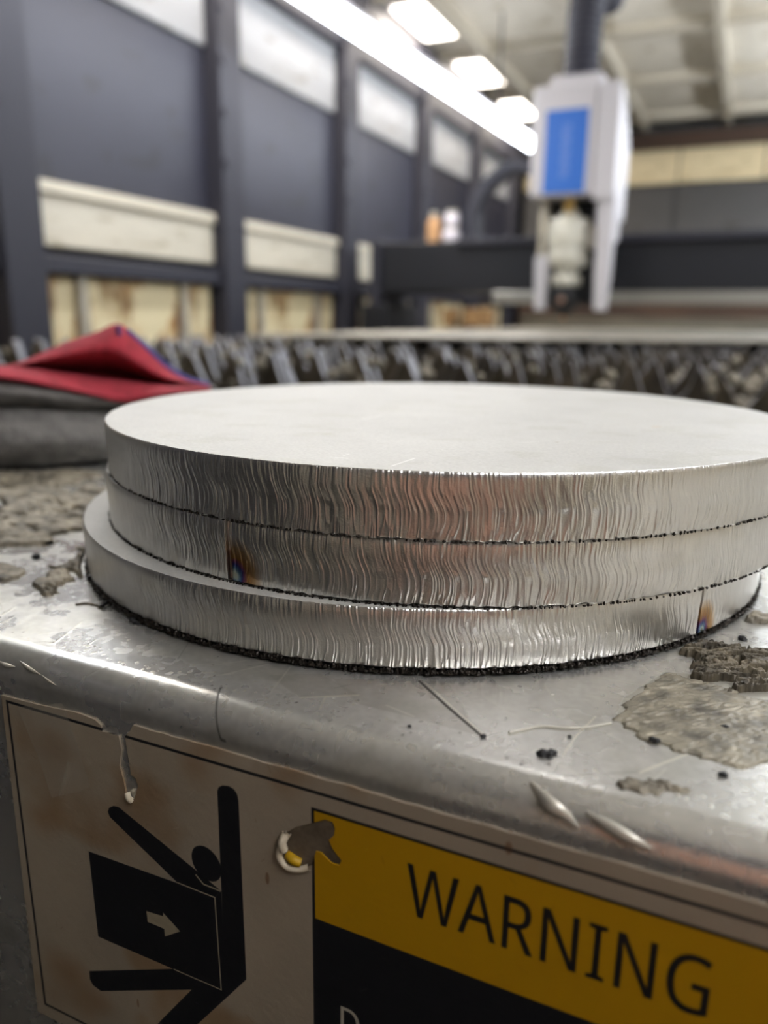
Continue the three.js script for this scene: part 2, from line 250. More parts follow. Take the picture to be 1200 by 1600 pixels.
// ---------------------------------------------------------------- crusts, films and chips stuck to the plate
{
  const crustT = tex(512, 512, (u, v) => { const a = fbm(u * 26, v * 26, 83, 4, 26, 26), b = fbm(u * 7, v * 7, 87, 3, 7, 7), t = 0.64 + 0.3 * (a - 0.5) + 0.5 * (b - 0.5); return [t, t * 0.975, t * 0.92]; }, true);
  const crustM = std({ color: 0xd8d2c4, map: crustT, roughness: 0.62, metalness: 0.2, bumpMap: fineT, bumpScale: 0.0005 });
  const darkCrustM = std({ color: 0x98907f, map: crustT, roughness: 0.6, metalness: 0.2, bumpMap: fineT, bumpScale: 0.0005 });
  const filmM = std({ color: 0xa8a394, map: rep(dirtT, 2, 2), roughness: 0.5, metalness: 0.2 });
  function crust(name, pts, h, mat, opt = {}) {   // a low, broken relief that rises out of the sheet inside an outline
    const poly = pts.map(([x, y]) => { const p = onY(x, y, 0); return [p.x, p.z]; });
    const xs = poly.map((p) => p[0]), zs = poly.map((p) => p[1]), m = 0.006, x0 = Math.min(...xs) - m, x1 = Math.max(...xs) + m, z0 = Math.min(...zs) - m, z1 = Math.max(...zs) + m;
    const step = opt.step ?? 0.0007, nx = Math.ceil((x1 - x0) / step), nz = Math.ceil((z1 - z0) / step), pos = [], uv = [], idx = [], H = [];
    const sd = (x, z) => { let d = 1e9, inside = false; for (let i = 0, j = poly.length - 1; i < poly.length; j = i++) { const [ax, az] = poly[j], [bx, bz] = poly[i], ex = bx - ax, ez = bz - az, t = clamp(((x - ax) * ex + (z - az) * ez) / (ex * ex + ez * ez)); d = Math.min(d, Math.hypot(x - ax - t * ex, z - az - t * ez)); if ((az > z) !== (bz > z) && x < (ex * (z - az)) / ez + ax) inside = !inside; } return inside ? d : -d; };
    const fr = opt.freq ?? 180, an = opt.stretch ?? 1.8, cs = Math.cos(opt.turn ?? 0.3), sn = Math.sin(opt.turn ?? 0.3), s0 = opt.seed ?? 1;
    for (let j = 0; j <= nz; j++) for (let i = 0; i <= nx; i++) {
      const x = x0 + (x1 - x0) * i / nx, z = z0 + (z1 - z0) * j / nz, u = (cs * x + sn * z), w = (-sn * x + cs * z) * an;
      const wig = fbm(u * fr * 0.5, w * fr * 0.5, s0 + 3, 3), rid = 1 - Math.abs(2 * fbm(u * fr + wig * 3, w * fr + wig * 3, s0, 4) - 1), e = sd(x, z) + (wig - 0.5) * (opt.ragged ?? 0.008);
      let y = e > 0 ? h * sstep(0, opt.edge ?? 0.0016, e) * (opt.flat ? 0.35 + 0.65 * rid * rid : clamp(1.7 * rid - 0.45)) : -0.0008;
      if (Math.hypot(x + 0.1153, z + 0.287) < 0.1318) y = -0.0008;   // nothing lies under the bottom disc
      else if (opt.crack && e > 0) y = mix(-0.0008, y, sstep(opt.crack, opt.crack + 0.1, rid));
      if (!opt.flat && fbm(u * 140, w * 140, s0 + 9, 3) > (opt.holes ?? 0.62)) y = -0.0008;
      pos.push(x, y - 0.0001, z); uv.push(x / 0.05, z / 0.05); H.push(y);
    }
    for (let j = 0; j < nz; j++) for (let i = 0; i < nx; i++) { const a = j * (nx + 1) + i; if (H[a] < 0 && H[a + 1] < 0 && H[a + nx + 1] < 0 && H[a + nx + 2] < 0) continue; idx.push(a, a + nx + 1, a + 1, a + 1, a + nx + 1, a + nx + 2); }
    const g = new THREE.BufferGeometry(); g.setAttribute('position', new THREE.Float32BufferAttribute(pos, 3)); g.setAttribute('uv', new THREE.Float32BufferAttribute(uv, 2)); g.setIndex(idx); g.computeVertexNormals();
    mat.side = THREE.DoubleSide;
    return part(name, g, mat, plate, undefined, opt.label);
  }
  const flake = { flat: true, edge: 0.0008, stretch: 2.2, crack: 0.55 };
  crust('slag_crust', [[-20, 775], [60, 762], [150, 768], [170, 790], [150, 812], [100, 836], [45, 852], [-20, 850]], 0.0022, crustM, { ...flake, step: 0.0009, freq: 90, turn: 0.15, seed: 11, ragged: 0.03 });
  crust('slag_crust', [[68, 915], [95, 872], [125, 858], [158, 850], [160, 878], [135, 905], [105, 918], [80, 925]], 0.0017, crustM, { ...flake, step: 0.0005, freq: 150, seed: 21, ragged: 0.026 });
  crust('slag_crust', [[-10, 882], [20, 884], [46, 894], [44, 903], [20, 912], [-10, 918]], 0.0013, crustM, { ...flake, step: 0.0005, freq: 140, seed: 31, ragged: 0.01 });
  crust('slag_crust', [[-20, 742], [90, 738], [160, 742], [120, 756], [40, 768], [-20, 772]], 0.0022, crustM, { ...flake, step: 0.001, freq: 80, seed: 36, ragged: 0.02 });
  crust('flaked_residue', [[1052, 1014], [1095, 1008], [1150, 1016], [1215, 1026], [1215, 1085], [1165, 1084], [1120, 1074], [1085, 1052]], 0.0024, darkCrustM, { step: 0.0004, freq: 230, stretch: 3, turn: -0.5, seed: 41, flat: true, crack: 0.66, ragged: 0.02, edge: 0.0007, label: 'dark flaked crust beside the bottom disc' });
  crust('flaked_residue', [[1150, 958], [1215, 966], [1215, 985], [1165, 972]], 0.002, crustM, { step: 0.0006, freq: 200, seed: 44 });
  crust('wrinkled_film', [[962, 1124], [978, 1092], [1040, 1052], [1100, 1066], [1210, 1100], [1210, 1188], [1166, 1204], [1080, 1180], [1010, 1160]], 0.0008, filmM, { step: 0.0004, freq: 380, stretch: 2.4, turn: -0.75, seed: 51, flat: true, ragged: 0.004, edge: 0.0006, label: 'pale wrinkled film stuck to the plate' });
  crust('crumb_streak', [[905, 1210], [950, 1222], [1010, 1236], [1075, 1240], [1050, 1226], [980, 1213], [930, 1203]], 0.001, crustM, { step: 0.0003, freq: 420, seed: 61, holes: 0.52 });
  for (const [x, y, r] of [[755, 1152, 0.0006], [850, 1181, 0.0011], [862, 1178, 0.0008], [1133, 1138, 0.0007], [208, 972, 0.001], [214, 975, 0.0008], [1022, 1160, 0.0009], [57, 872, 0.0014], [1160, 1000, 0.001], [640, 1136, 0.0004], [890, 1152, 0.0004], [1130, 1212, 0.0007]]) {
    const p = onY(x, y, 0), g = new THREE.IcosahedronGeometry(r, 1), a = g.attributes.position; for (let i = 0; i < a.count; i++) { const k = 0.75 + 0.5 * hash(Math.round(a.getX(i) * 1e6), Math.round(a.getY(i) * 1e6) + Math.round(a.getZ(i) * 1e6), 7); a.setXYZ(i, a.getX(i) * k * 1.4, a.getY(i) * k * 0.8, a.getZ(i) * k); }
    g.computeVertexNormals(); part('crumb', g, M.black, plate, [p.x, r * 0.5, p.z]);
  }
  const wire = (name, pts, r, mat, lift = 0) => part(name, new THREE.TubeGeometry(new THREE.CatmullRomCurve3(pts.map(([x, y]) => { const p = onY(x, y, 0); p.y = r * 0.6 + lift; return p; })), 30, r, 6), mat, plate);
  wire('thread', [[795, 1146], [820, 1141], [845, 1136], [880, 1139], [915, 1138], [955, 1131]], 0.00035, M.ceramic);
  wire('metal_sliver', [[158, 952], [165, 946], [173, 940]], 0.0006, M.black, 0.0004);
  wire('metal_sliver', [[118, 946], [135, 944], [150, 947], [160, 952]], 0.0004, crustM);
  // lifted curls of torn film on the rolled edge
  const curlM = std({ color: 0xb9b5a8, roughness: 0.3, metalness: 0.3, side: THREE.DoubleSide });
  function curl(pts, w, name = 'torn_film') {   // [px, py, height off the sheet]
    const c = new THREE.CatmullRomCurve3(pts.map(([x, y, o]) => { const p = onZ(x, y, ZP); if (p.y > -RB) { const t = clamp((p.y + RB) / RB, 0, 0.95); p.z = ZE + RB * Math.sqrt(1 - t * t); } p.z += o; return p; })), n = 24, pos = [], idx = [];
    for (let i = 0; i <= n; i++) { const t = i / n, p = c.getPoint(t), ww = w * Math.sin(Math.PI * clamp(0.06 + t * 0.88)) ; for (let k = 0; k <= 6; k++) { const a = (k / 6 - 0.5) * 4.2; pos.push(p.x + ww * 0.25 * Math.sin(a), p.y + ww * 0.5 * Math.sin(a), p.z + ww * 0.5 * Math.cos(a) * 0.8); } }
    for (let i = 0; i < n; i++) for (let k = 0; k < 6; k++) { const a = i * 7 + k; idx.push(a, a + 7, a + 1, a + 1, a + 7, a + 8); }
    const g = new THREE.BufferGeometry(); g.setAttribute('position', new THREE.Float32BufferAttribute(pos, 3)); g.setIndex(idx); g.computeVertexNormals(); part(name, g, curlM, plate);
  }
  curl([[820, 1240, 0.0003], [842, 1252, 0.0012], [858, 1262, 0.0016], [880, 1275, 0.001], [903, 1295, 0.0002]], 0.0032);
  curl([[912, 1277, 0.0003], [945, 1292, 0.0008], [985, 1312, 0.0007], [1018, 1328, 0.0002]], 0.0026);
  curl([[-5, 1036, 0.0002], [8, 1041, 0.0005], [20, 1044, 0.0002]], 0.0014);
  curl([[22, 1037, 0.0002], [40, 1046, 0.0005], [60, 1056, 0.0002]], 0.0011);
  curl([[62, 1057, 0.0001], [74, 1064, 0.0003], [86, 1071, 0.0001]], 0.0007);
}

// ---------------------------------------------------------------- warning sign on the front face
{
  const X0 = -0.19, X1 = 0.13, Y0 = -0.135, Y1 = 0.0, W = 2048, H = Math.round(W * (Y1 - Y0) / (X1 - X0));
  const ZS = ZP + 0.0004;
  const C = (px, py) => { const p = onZ(px, py, ZS); return [(p.x - X0) / (X1 - X0) * W, (Y1 - p.y) / (Y1 - Y0) * H]; };
  const XY = (x, y) => [(x - X0) / (X1 - X0) * W, (Y1 - y) / (Y1 - Y0) * H];
  const mm = W / (X1 - X0) / 1000;
  const art = canvasTex(W, H, (g) => {
    const im = g.createImageData(W, H);
    for (let y = 0; y < H; y++) for (let x = 0; x < W; x++) { const a = fbm(x / 150, y / 150, 91, 5), b = sstep(0.55, 0.75, fbm(x / 210, y / 210, 95, 4)), f = hash(x, y, 4), t = 160 + 20 * (a - 0.5) + 7 * (f - 0.5), o = (y * W + x) * 4; im.data[o] = t - 16 * b; im.data[o + 1] = t * 0.93 - 28 * b; im.data[o + 2] = t * 0.82 - 38 * b; im.data[o + 3] = 255; }
    g.putImageData(im, 0, 0);
    const stain = (px, py, r, c) => { const [x, y] = C(px, py), gr = g.createRadialGradient(x, y, 0, x, y, r); gr.addColorStop(0, c); gr.addColorStop(1, 'rgba(120,80,40,0)'); g.fillStyle = gr; g.fillRect(x - r, y - r, 2 * r, 2 * r); };
    for (const [x, y, r] of [[110, 1530, 70], [150, 1560, 60], [85, 1280, 60], [560, 1215, 30], [320, 1180, 60], [455, 1210, 50]]) for (let k = 0; k < 5; k++) stain(x + rr(-25, 25), y + rr(-25, 25), r * rr(0.4, 1), 'rgba(118,74,34,0.16)');
    const poly = (pts, fill, proj = C) => { g.beginPath(); pts.forEach((p, i) => { const q = proj(...p); i ? g.lineTo(...q) : g.moveTo(...q); }); g.closePath(); g.fillStyle = fill; g.fill(); };
    const line = (pts, w, c, proj = C) => { g.beginPath(); pts.forEach((p, i) => { const q = proj(...p); i ? g.lineTo(...q) : g.moveTo(...q); }); g.lineWidth = w; g.strokeStyle = c; g.lineJoin = 'miter'; g.stroke(); };
    const ink = '#15161b';
    const yb = -0.0128, xl = -0.1725, ybot = -0.1165;
    line([[0.2, yb], [xl, yb - 0.0018], [xl + 0.001, ybot], [0.2, ybot]], 0.75 * mm, ink, XY);
    // pictogram: figure pressed against a wall
    const limb = (a, b, c, d) => poly([a, b, c, d], ink);
    const round = (pts) => { g.beginPath(); const q = pts.map((p) => C(...p)); g.moveTo((q[0][0] + q[q.length - 1][0]) / 2, (q[0][1] + q[q.length - 1][1]) / 2); q.forEach((p, i) => { const n = q[(i + 1) % q.length]; g.quadraticCurveTo(p[0], p[1], (p[0] + n[0]) / 2, (p[1] + n[1]) / 2); }); g.closePath(); g.fillStyle = ink; g.fill(); };
    poly([[340, 1236], [342, 1230], [348, 1227], [358, 1228], [366, 1233], [371, 1241], [373, 1252], [385, 1527], [352, 1555], [347, 1400], [346, 1380]], ink);
    poly([[139, 1330], [337, 1401], [346, 1392], [354, 1550], [346, 1546], [154, 1463]], ink);
    poly([[169, 1268], [171, 1262], [178, 1259], [186, 1261], [346, 1392], [337, 1401], [278, 1379], [172, 1276]], ink);
    { const pts = []; for (let k = 0; k < 24; k++) { const a = k / 24 * Math.PI * 2; pts.push([323 + 23 * Math.cos(a) + 4 * Math.sin(a), 1349 + 27 * Math.sin(a) + 8 * Math.cos(a)]); } poly(pts, ink); }
    poly([[140, 1517], [288, 1513], [346, 1546], [296, 1546], [158, 1548], [146, 1539], [141, 1530]], ink);
    poly([[346, 1540], [385, 1527], [385, 1530], [300, 1608], [240, 1608], [252, 1594], [300, 1546]], ink);
    line([[278, 1379], [336, 1402], [346, 1546], [272, 1514]], 0.42 * mm, '#a0967f');
    line([[306, 1366], [318, 1381], [345, 1392]], 0.5 * mm, '#a0967f');
    poly([[229, 1423], [255, 1431], [255, 1425], [282, 1455], [258, 1463], [257, 1451], [231, 1440]], '#a0967f');
    // yellow header and black body
    const xa = -0.0765, ya = -0.0182, ym = -0.0478;
    poly([[xa, ya], [0.2, ya], [0.2, -0.2], [xa, -0.2]], ink, XY);
    poly([[xa + 0.0007, ya - 0.0007], [0.2, ya - 0.0007], [0.2, ym], [xa + 0.0007, ym]], '#b88c00', XY);
    g.fillStyle = ink; g.textBaseline = 'alphabetic';
    const l0 = onZ(640, 1352, ZS), l1 = onZ(1108, 1570, ZS), base = onZ(652, 1432, ZS), cap = l0.y - base.y;
    const put = (s, x0, x1, yB, hCap, c) => { g.save(); g.font = '200px sans-serif'; const m = g.measureText(s), cw = m.width, [a, b] = XY(x0, yB), [e] = XY(x1, yB), k = hCap * mm * 1000 / (200 * 0.714); g.translate(a, b); g.scale((e - a) / cw, k); g.fillStyle = c; g.fillText(s, 0, 0); g.restore(); };
    put('WARNING', l0.x - 0.0006, l1.x + 0.0008, base.y, 0.0128, ink);
    put('Do', onZ(527, 1575, ZS).x, onZ(600, 1600, ZS).x, onZ(530, 1570, ZS).y - 0.0085, 0.0085, '#b9b4a4');
    for (let i = 0; i < 260; i++) { const x = rr(0, W), y = rr(0, H); g.strokeStyle = rnd() < 0.5 ? 'rgba(90,64,40,0.25)' : 'rgba(225,215,195,0.16)'; g.lineWidth = rr(0.5, 1.6); g.beginPath(); g.moveTo(x, y); g.lineTo(x + rr(-14, 14), y + rr(-14, 14)); g.stroke(); }
    for (const [x, y, a, b] of [[418, 1372, 3, 9], [216, 1567, 2, 8], [905, 1260, 6, 5], [795, 1325, 4, 8]]) { const q = C(x, y); g.fillStyle = 'rgba(96,60,36,0.5)'; g.beginPath(); g.ellipse(q[0], q[1], a * 1.2, b * 1.2, 0, 0, 7); g.fill(); }
  }, true);
  const V = (px, py) => { const p = onZ(px, py, ZS); return new THREE.Vector2(p.x, p.y); };
  const wob = (a, b, n, amp) => { const o = []; for (let i = 1; i < n; i++) { const t = i / n; o.push(new THREE.Vector2(mix(a.x, b.x, t) + rr(-amp, amp), mix(a.y, b.y, t) + rr(-amp, amp))); } return o; };
  const yT = -0.0098, xLft = -0.1752, yBt = -0.1212;
  // outline, clockwise from the top left, with the torn place in the upper edge
  const edge = [V(2, 1086), V(60, 1101), V(122, 1114), V(148, 1124), V(158, 1133), V(160, 1143), V(176, 1146), V(186, 1150), V(190, 1172), V(187, 1196), V(194, 1222), V(197, 1240), V(202, 1252), V(210, 1248), V(216, 1228), V(212, 1216), V(205, 1210), V(202, 1190), V(198, 1166), V(196, 1150), V(204, 1141), V(208, 1133)];
  const right = new THREE.Vector2(0.19, yT + 0.0004), start = edge[edge.length - 1], end = new THREE.Vector2(0.0, yT);
  const outline = [...edge, ...wob(start, end, 40, 0.00022), end, ...wob(end, right, 20, 0.0002), right, new THREE.Vector2(0.19, yBt), new THREE.Vector2(xLft, yBt)];
  const shape = new THREE.Shape(outline);
  const tear = [[447, 1301], [462, 1292], [486, 1286], [508, 1280], [520, 1284], [524, 1294], [522, 1306], [514, 1312], [520, 1326], [534, 1344], [530, 1352], [518, 1348], [502, 1332], [494, 1330], [488, 1352], [476, 1356], [456, 1352], [443, 1340], [440, 1320]];
  shape.holes.push(new THREE.Path(tear.map((p) => V(...p))));
  const g = new THREE.ExtrudeGeometry(shape, { depth: 0.0005, bevelEnabled: false, steps: 1 });
  const p = g.attributes.position, uv = new Float32Array(p.count * 2);
  for (let i = 0; i < p.count; i++) { uv[i * 2] = (p.getX(i) - X0) / (X1 - X0); uv[i * 2 + 1] = (p.getY(i) - Y0) / (Y1 - Y0); }
  g.setAttribute('uv', new THREE.BufferAttribute(uv, 2));
  const signM = std({ map: art, roughness: 0.45, bumpMap: rep(fineT, 3, 1.3), bumpScale: 0.00008 });
  const sign = thing('warning_sign', 'dirty torn WARNING label with crushed figure pictogram on the front plate', 'sign', [0, 0, ZP]);
  const root = new THREE.Group(); root.name = 'unused';
  part('printed_sheet', g, signM, sign);
  const residue = new THREE.Shape(tear.map((p) => V(...p)).map((v, k, a) => { const c = a.reduce((q, w) => q.add(w), new THREE.Vector2()).divideScalar(a.length); return v.clone().sub(c).multiplyScalar(1.06).add(c); }));
  part('adhesive_residue', new THREE.ExtrudeGeometry(residue, { depth: 0.0002, bevelEnabled: false }), std({ color: 0x8a7d6d, map: rep(dirtT, 30, 30), roughness: 0.7 }), sign, undefined, 'grey adhesive showing where the label is torn');
  // curled lip at the left of the tear, and a loose scrap with its yellow front showing
  const lipM = std({ color: 0xd6cbb4, roughness: 0.5, side: THREE.DoubleSide }), scrapM = std({ color: 0xc29a14, roughness: 0.5, side: THREE.DoubleSide });
  const tubeAlong = (name, pts, r, m) => part(name, new THREE.TubeGeometry(new THREE.CatmullRomCurve3(pts.map(([x, y, o]) => { const q = onZ(x, y, ZS); return new THREE.Vector3(q.x, q.y, o); })), 24, r, 7), m, sign);
  tubeAlong('curled_lip', [[452, 1300, 0.0008], [443, 1316, 0.0014], [441, 1334, 0.0016], [452, 1350, 0.0014], [470, 1356, 0.001], [484, 1354, 0.0006]], 0.0008, lipM);
  tubeAlong('curled_lip', [[449, 1300, 0.0008], [446, 1312, 0.0018], [447, 1324, 0.0014]], 0.0011, lipM);
  tubeAlong('torn_scrap', [[450, 1336, 0.0002], [460, 1341, 0.0009], [470, 1348, 0.0003]], 0.0012, scrapM);
  tubeAlong('curled_lip', [[200, 1238, 0.0006], [204, 1245, 0.0011], [206, 1251, 0.0005]], 0.0008, lipM);
  // clear tape over the corner
  const tapeM = std({ color: 0xcfc8b8, transparent: true, opacity: 0.1, roughness: 0.2, side: THREE.DoubleSide });
  const tp = [[28, 1104], [98, 1098], [121, 1160], [142, 1228], [128, 1236], [106, 1240], [82, 1246], [64, 1190]].map(([x, y]) => V(x, y));
  part('clear_tape', new THREE.ExtrudeGeometry(new THREE.Shape(tp), { depth: 0.0001, bevelEnabled: false }), tapeM, sign, [0, 0, 0.0006], 'clear tape over a sign corner');
  tubeAlong('tape_fold', [[98, 1242, 0.0007], [104, 1226, 0.0012], [110, 1200, 0.0008], [112, 1188, 0.0006]], 0.0009, tapeM);
}

// ---------------------------------------------------------------- three cut discs
const RD = 0.13, TD = 0.0176;
{
  const REP = 3, LEN = 2 * Math.PI * RD / REP, TW = 2048, TH = 256;
  // relief of a laser cut: fine upright lines above, lines that drag to the right in the middle, coarse ones below
  const relief = (sd0) => tex(TW, TH, (u, v) => {
    const d = 1 - v, x = u * LEN * 1000;   // millimetres
    const warp = (vn(u * 40, d * 3, sd0 + 5, 40) - 0.5) * 0.9, drag = (1.9 * sstep(0.22, 0.62, d) - 0.55 * sstep(0.7, 1, d)) * (0.75 + 0.5 * vn(u * 25, 0.5, sd0 + 6, 25)) + warp;
    const per = (n) => Math.round(n), s = (x - drag) / (LEN * 1000);
    const wrap = (q) => q - Math.floor(q);
    const N1 = per(LEN * 1000 / 0.45), N2 = per(LEN * 1000 / 0.72), N3 = per(LEN * 1000 / 1.6), sw = wrap(s);
    const fine = vn(sw * N1, d * 2.6, sd0 + 1, N1), mid = vn(sw * N2, d * 1.8 + 7, sd0 + 2, N2), big = vn(sw * N3, d * 1.4, sd0 + 3, N3), gr = vn(u * 1024, d * 90, sd0 + 4, 1024);
    const up = 1 - sstep(0.22, 0.42, d), low = sstep(0.35, 0.6, d), band = Math.exp(-Math.pow((d - 0.5 - 0.05 * (vn(u * 60, 1, sd0 + 8, 60) - 0.5)) / 0.06, 2));
    const rg = 1 - Math.abs(2 * mid - 1), rb = 1 - Math.abs(2 * big - 1);
    const l1 = Math.pow(rg, 2.2), l2 = Math.pow(rb, 2.5);
    return 0.42 + 0.16 * (fine - 0.5) * (0.6 + up) + (0.5 + 0.5 * low) * (0.3 * (l1 - 0.35) + 0.16 * (l2 - 0.3)) + band * 0.28 * Math.pow(mid, 3) + 0.05 * (gr - 0.5);
  });
  const reliefA = relief(101), reliefB = relief(151);
  const faceC = tex(1024, 1024, (u, v) => { const a = fbm(u * 9, v * 9, 201, 4), f = vn(u * 512, v * 512, 203), t = 0.74 + 0.05 * (a - 0.5) + 0.05 * (f - 0.5); return [t, t * 1.0, t * 0.975]; }, true);
  const faceB = tex(1024, 1024, (u, v) => 0.6 * vn(u * 420, v * 420, 211) + 0.4 * vn(u * 170, v * 170, 213));

  function markedFace(toLocal) {
    return canvasTex(1024, 1024, (g, w, h) => {
      const im = g.createImageData(w, h);
      for (let y = 0; y < h; y++) for (let x = 0; x < w; x++) { const a = fbm(x / 90, y / 90, 201, 4), f = vn(x / 2, y / 2, 203), b = sstep(0.6, 0.75, fbm(x / 60, y / 40, 207, 3)), t = 188 + 12 * (a - 0.5) + 12 * (f - 0.5) - 5 * b, o = (y * w + x) * 4; im.data[o] = t; im.data[o + 1] = t; im.data[o + 2] = t * 0.975 - 2 * b; im.data[o + 3] = 255; }
      g.putImageData(im, 0, 0);
      const at = (px, py) => { const [x, z] = toLocal(px, py); return [(x / (2 * RD) + 0.5) * w, (0.5 - z / (2 * RD)) * h]; };
      g.lineCap = 'round';
      for (const [a, b, lw] of [[[612, 728], [648, 716], 1.6], [[524, 715], [543, 716], 1.6], [[536, 712], [546, 709], 1], [[566, 655], [598, 649], 1.4], [[810, 692], [842, 690], 1]]) { g.strokeStyle = 'rgba(240,240,236,0.8)'; g.lineWidth = lw; g.beginPath(); g.moveTo(...at(...a)); g.lineTo(...at(...b)); g.stroke(); }
      for (const [a, rx, ry, c] of [[[1026, 667], 9, 3, 'rgba(196,170,134,0.4)'], [[512, 678], 7, 3, 'rgba(170,165,150,0.35)'], [[870, 691], 3, 2, 'rgba(150,140,120,0.4)']]) { g.fillStyle = c; for (let k = 0; k < 4; k++) { const [x, y] = at(...a); g.beginPath(); g.ellipse(x + rr(-2, 2), y + rr(-1, 1), rx * rr(0.6, 1), ry * rr(0.6, 1), 0.4, 0, 7); g.fill(); } }
      for (let k = 0; k < 90; k++) { g.fillStyle = 'rgba(150,146,132,0.5)'; g.beginPath(); g.arc(rr(0, w), rr(0, h), rr(0.4, 1.1), 0, 7); g.fill(); }
    }, true);
  }
  function disc(c, y, label, opt) {
    const cam = new THREE.Vector2(-c[0], -c[1]), turn = Math.atan2(cam.x, cam.y);
    const t = thing('steel_disc', label, 'disc', [c[0], y, c[1]], turn, undefined);
    const toPhi = (px, py) => { const d = dir(px, py), a = d.x * d.x + d.z * d.z, ox = -c[0], oz = -c[1], b = 2 * (ox * d.x + oz * d.z), q = ox * ox + oz * oz - RD * RD, k = (-b - Math.sqrt(b * b - 4 * a * q)) / (2 * a), x = ox + d.x * k, z = oz + d.z * k; return Math.atan2(x * Math.cos(turn) - z * Math.sin(turn), x * Math.sin(turn) + z * Math.cos(turn)); };
    const notch = opt.notch ? toPhi(...opt.notch) : null;
    const col0 = opt.notch ? tex(2048, 256, (u, v) => tint(u, v)) : null;
    function tint(u, v) {   // bare cut steel, with the temper colours beside the place where the cut started
      const a = fbm(u * 260, v * 3, 221, 3, 260), b = sstep(0.55, 0.8, fbm(u * 40, v * 2, 223, 3, 40));
      let r = 0.74 + 0.14 * (a - 0.5) - 0.04 * b, g = r * 0.985 - 0.01 * b, bl = r * 0.955 - 0.03 * b;
      let du = (u * 2 * Math.PI - Math.PI - notch); if (du > Math.PI) du -= 2 * Math.PI; du *= RD * 1000; const h = v * TD * 1000;
      const w = opt.side * du;
      if (w > -0.5 && w < 22) {
        const e = Math.hypot((w - opt.tx) / opt.tw, (h - opt.ty) / opt.th) + 0.25 * (fbm(u * 900, v * 14, 227, 2) - 0.5);
        const stops = [[0, [0.5, 0.5, 0.4]], [0.35, [0.42, 0.5, 0.46]], [0.7, [0.1, 0.2, 0.34]], [1.0, [0.06, 0.06, 0.22]], [1.3, [0.2, 0.07, 0.13]], [1.7, [0.36, 0.18, 0.06]], [2.6, [0.5, 0.33, 0.17]], [3.8, [r, g, bl]]];
        for (let k = 0; k + 1 < stops.length; k++) if (e >= stops[k][0] && e < stops[k + 1][0]) { const f = (e - stops[k][0]) / (stops[k + 1][0] - stops[k][0]), A = stops[k][1], B = stops[k + 1][1]; [r, g, bl] = [mix(A[0], B[0], f), mix(A[1], B[1], f), mix(A[2], B[2], f)]; }
      }
      if (opt.scorch && Math.abs(du) < 1.2 && h < 9) { const k = (1 - sstep(0.6, 1.2, Math.abs(du))) * (0.5 + 0.5 * fbm(u * 1200, v * 20, 229, 2)); r = mix(r, 0.22, k); g = mix(g, 0.1, k); bl = mix(bl, 0.04, k); }
      return [r, g, bl];
    }
    const edgeM = new THREE.MeshPhysicalMaterial({ color: opt.notch ? 0xffffff : col(0.74, 0.73, 0.71), map: col0, metalness: 1, roughness: 0.3, bumpMap: rep(opt.alt ? reliefB : reliefA, REP, 1), bumpScale: 0.0006 });
    if (edgeM.bumpMap) edgeM.bumpMap.offset.set(opt.shift ?? 0, 0);
    // side surface
    const prof = [[-opt.gap * 1.6, 0.0002], [-opt.gap * 0.5, 0.0002 + opt.gap * 0.35], [-0.0004, 0.0003 + opt.gap * 0.6], [-0.00035, 0.3 * TD], [-0.0002, 0.55 * TD], [0, 0.75 * TD], [0, TD - 0.0022], [-0.00003, TD - 0.0016], [-0.0001, TD - 0.001], [-0.00022, TD - 0.0005], [-0.0004, TD - 0.00012], [-0.00055, TD]];
    const an = []; for (let i = 0; i <= 720; i++) an.push(-Math.PI + 2 * Math.PI * i / 720);
    if (notch !== null) for (let k = -30; k <= 30; k++) an.push(notch + k / 30 * 0.012);
    an.sort((a, b) => a - b);
    const rimN = an.map((a) => 0.00012 * (vn((a + 4) * 60, 1, opt.seed) - 0.5));
    const pos = [], uv = [], idx = [], n = an.length;
    prof.forEach(([o, h]) => an.forEach((a, i) => {
      let r = RD + o + (h < 0.003 ? rimN[i] * 3 : 0); const hh = h + (h < 0.001 ? 0.0007 * (vn((a + 4) * RD * 700, 2, opt.seed) - 0.4) : 0);
      if (notch !== null) { const dm = Math.abs(a - notch) * RD; r -= opt.depth * (1 - sstep(opt.width * 0.5, opt.width * 0.5 + 0.00025, dm)); }
      pos.push(r * Math.sin(a), hh, r * Math.cos(a)); uv.push((a + Math.PI) / (2 * Math.PI), h / TD);
    }));
    for (let j = 0; j + 1 < prof.length; j++) for (let i = 0; i + 1 < n; i++) { const a = j * n + i; idx.push(a, a + 1, a + n, a + 1, a + n + 1, a + n); }
    const g = new THREE.BufferGeometry(); g.setAttribute('position', new THREE.Float32BufferAttribute(pos, 3)); g.setAttribute('uv', new THREE.Float32BufferAttribute(uv, 2)); g.setIndex(idx); g.computeVertexNormals();
    part('cut_edge', g, edgeM, t, undefined, opt.edge);
    // faces
    const faceM = new THREE.MeshPhysicalMaterial({ map: opt.marks ? markedFace((px, py) => { const p = onY(px, py, y + TD), x = p.x - c[0], z = p.z - c[1]; return [x * Math.cos(turn) - z * Math.sin(turn), x * Math.sin(turn) + z * Math.cos(turn)]; }) : faceC, metalness: 0.2, roughness: 0.62, bumpMap: faceB, bumpScale: 0.00006 });
    const cap = (rad, yy, up) => { const q = new THREE.CircleGeometry(rad, 360).rotateX(up ? -Math.PI / 2 : Math.PI / 2), p = q.attributes.position, w = []; for (let i = 0; i < p.count; i++) w.push(p.getX(i) / (2 * RD) + 0.5, p.getZ(i) / (2 * RD) + 0.5); q.setAttribute('uv', new THREE.Float32BufferAttribute(w, 2)); q.translate(0, yy, 0); return q; };
    part('top_face', cap(RD - 0.00055, TD, true), faceM, t);
    part('bottom_face', cap(RD - opt.gap * 1.6, 0.0002, false), faceM, t);
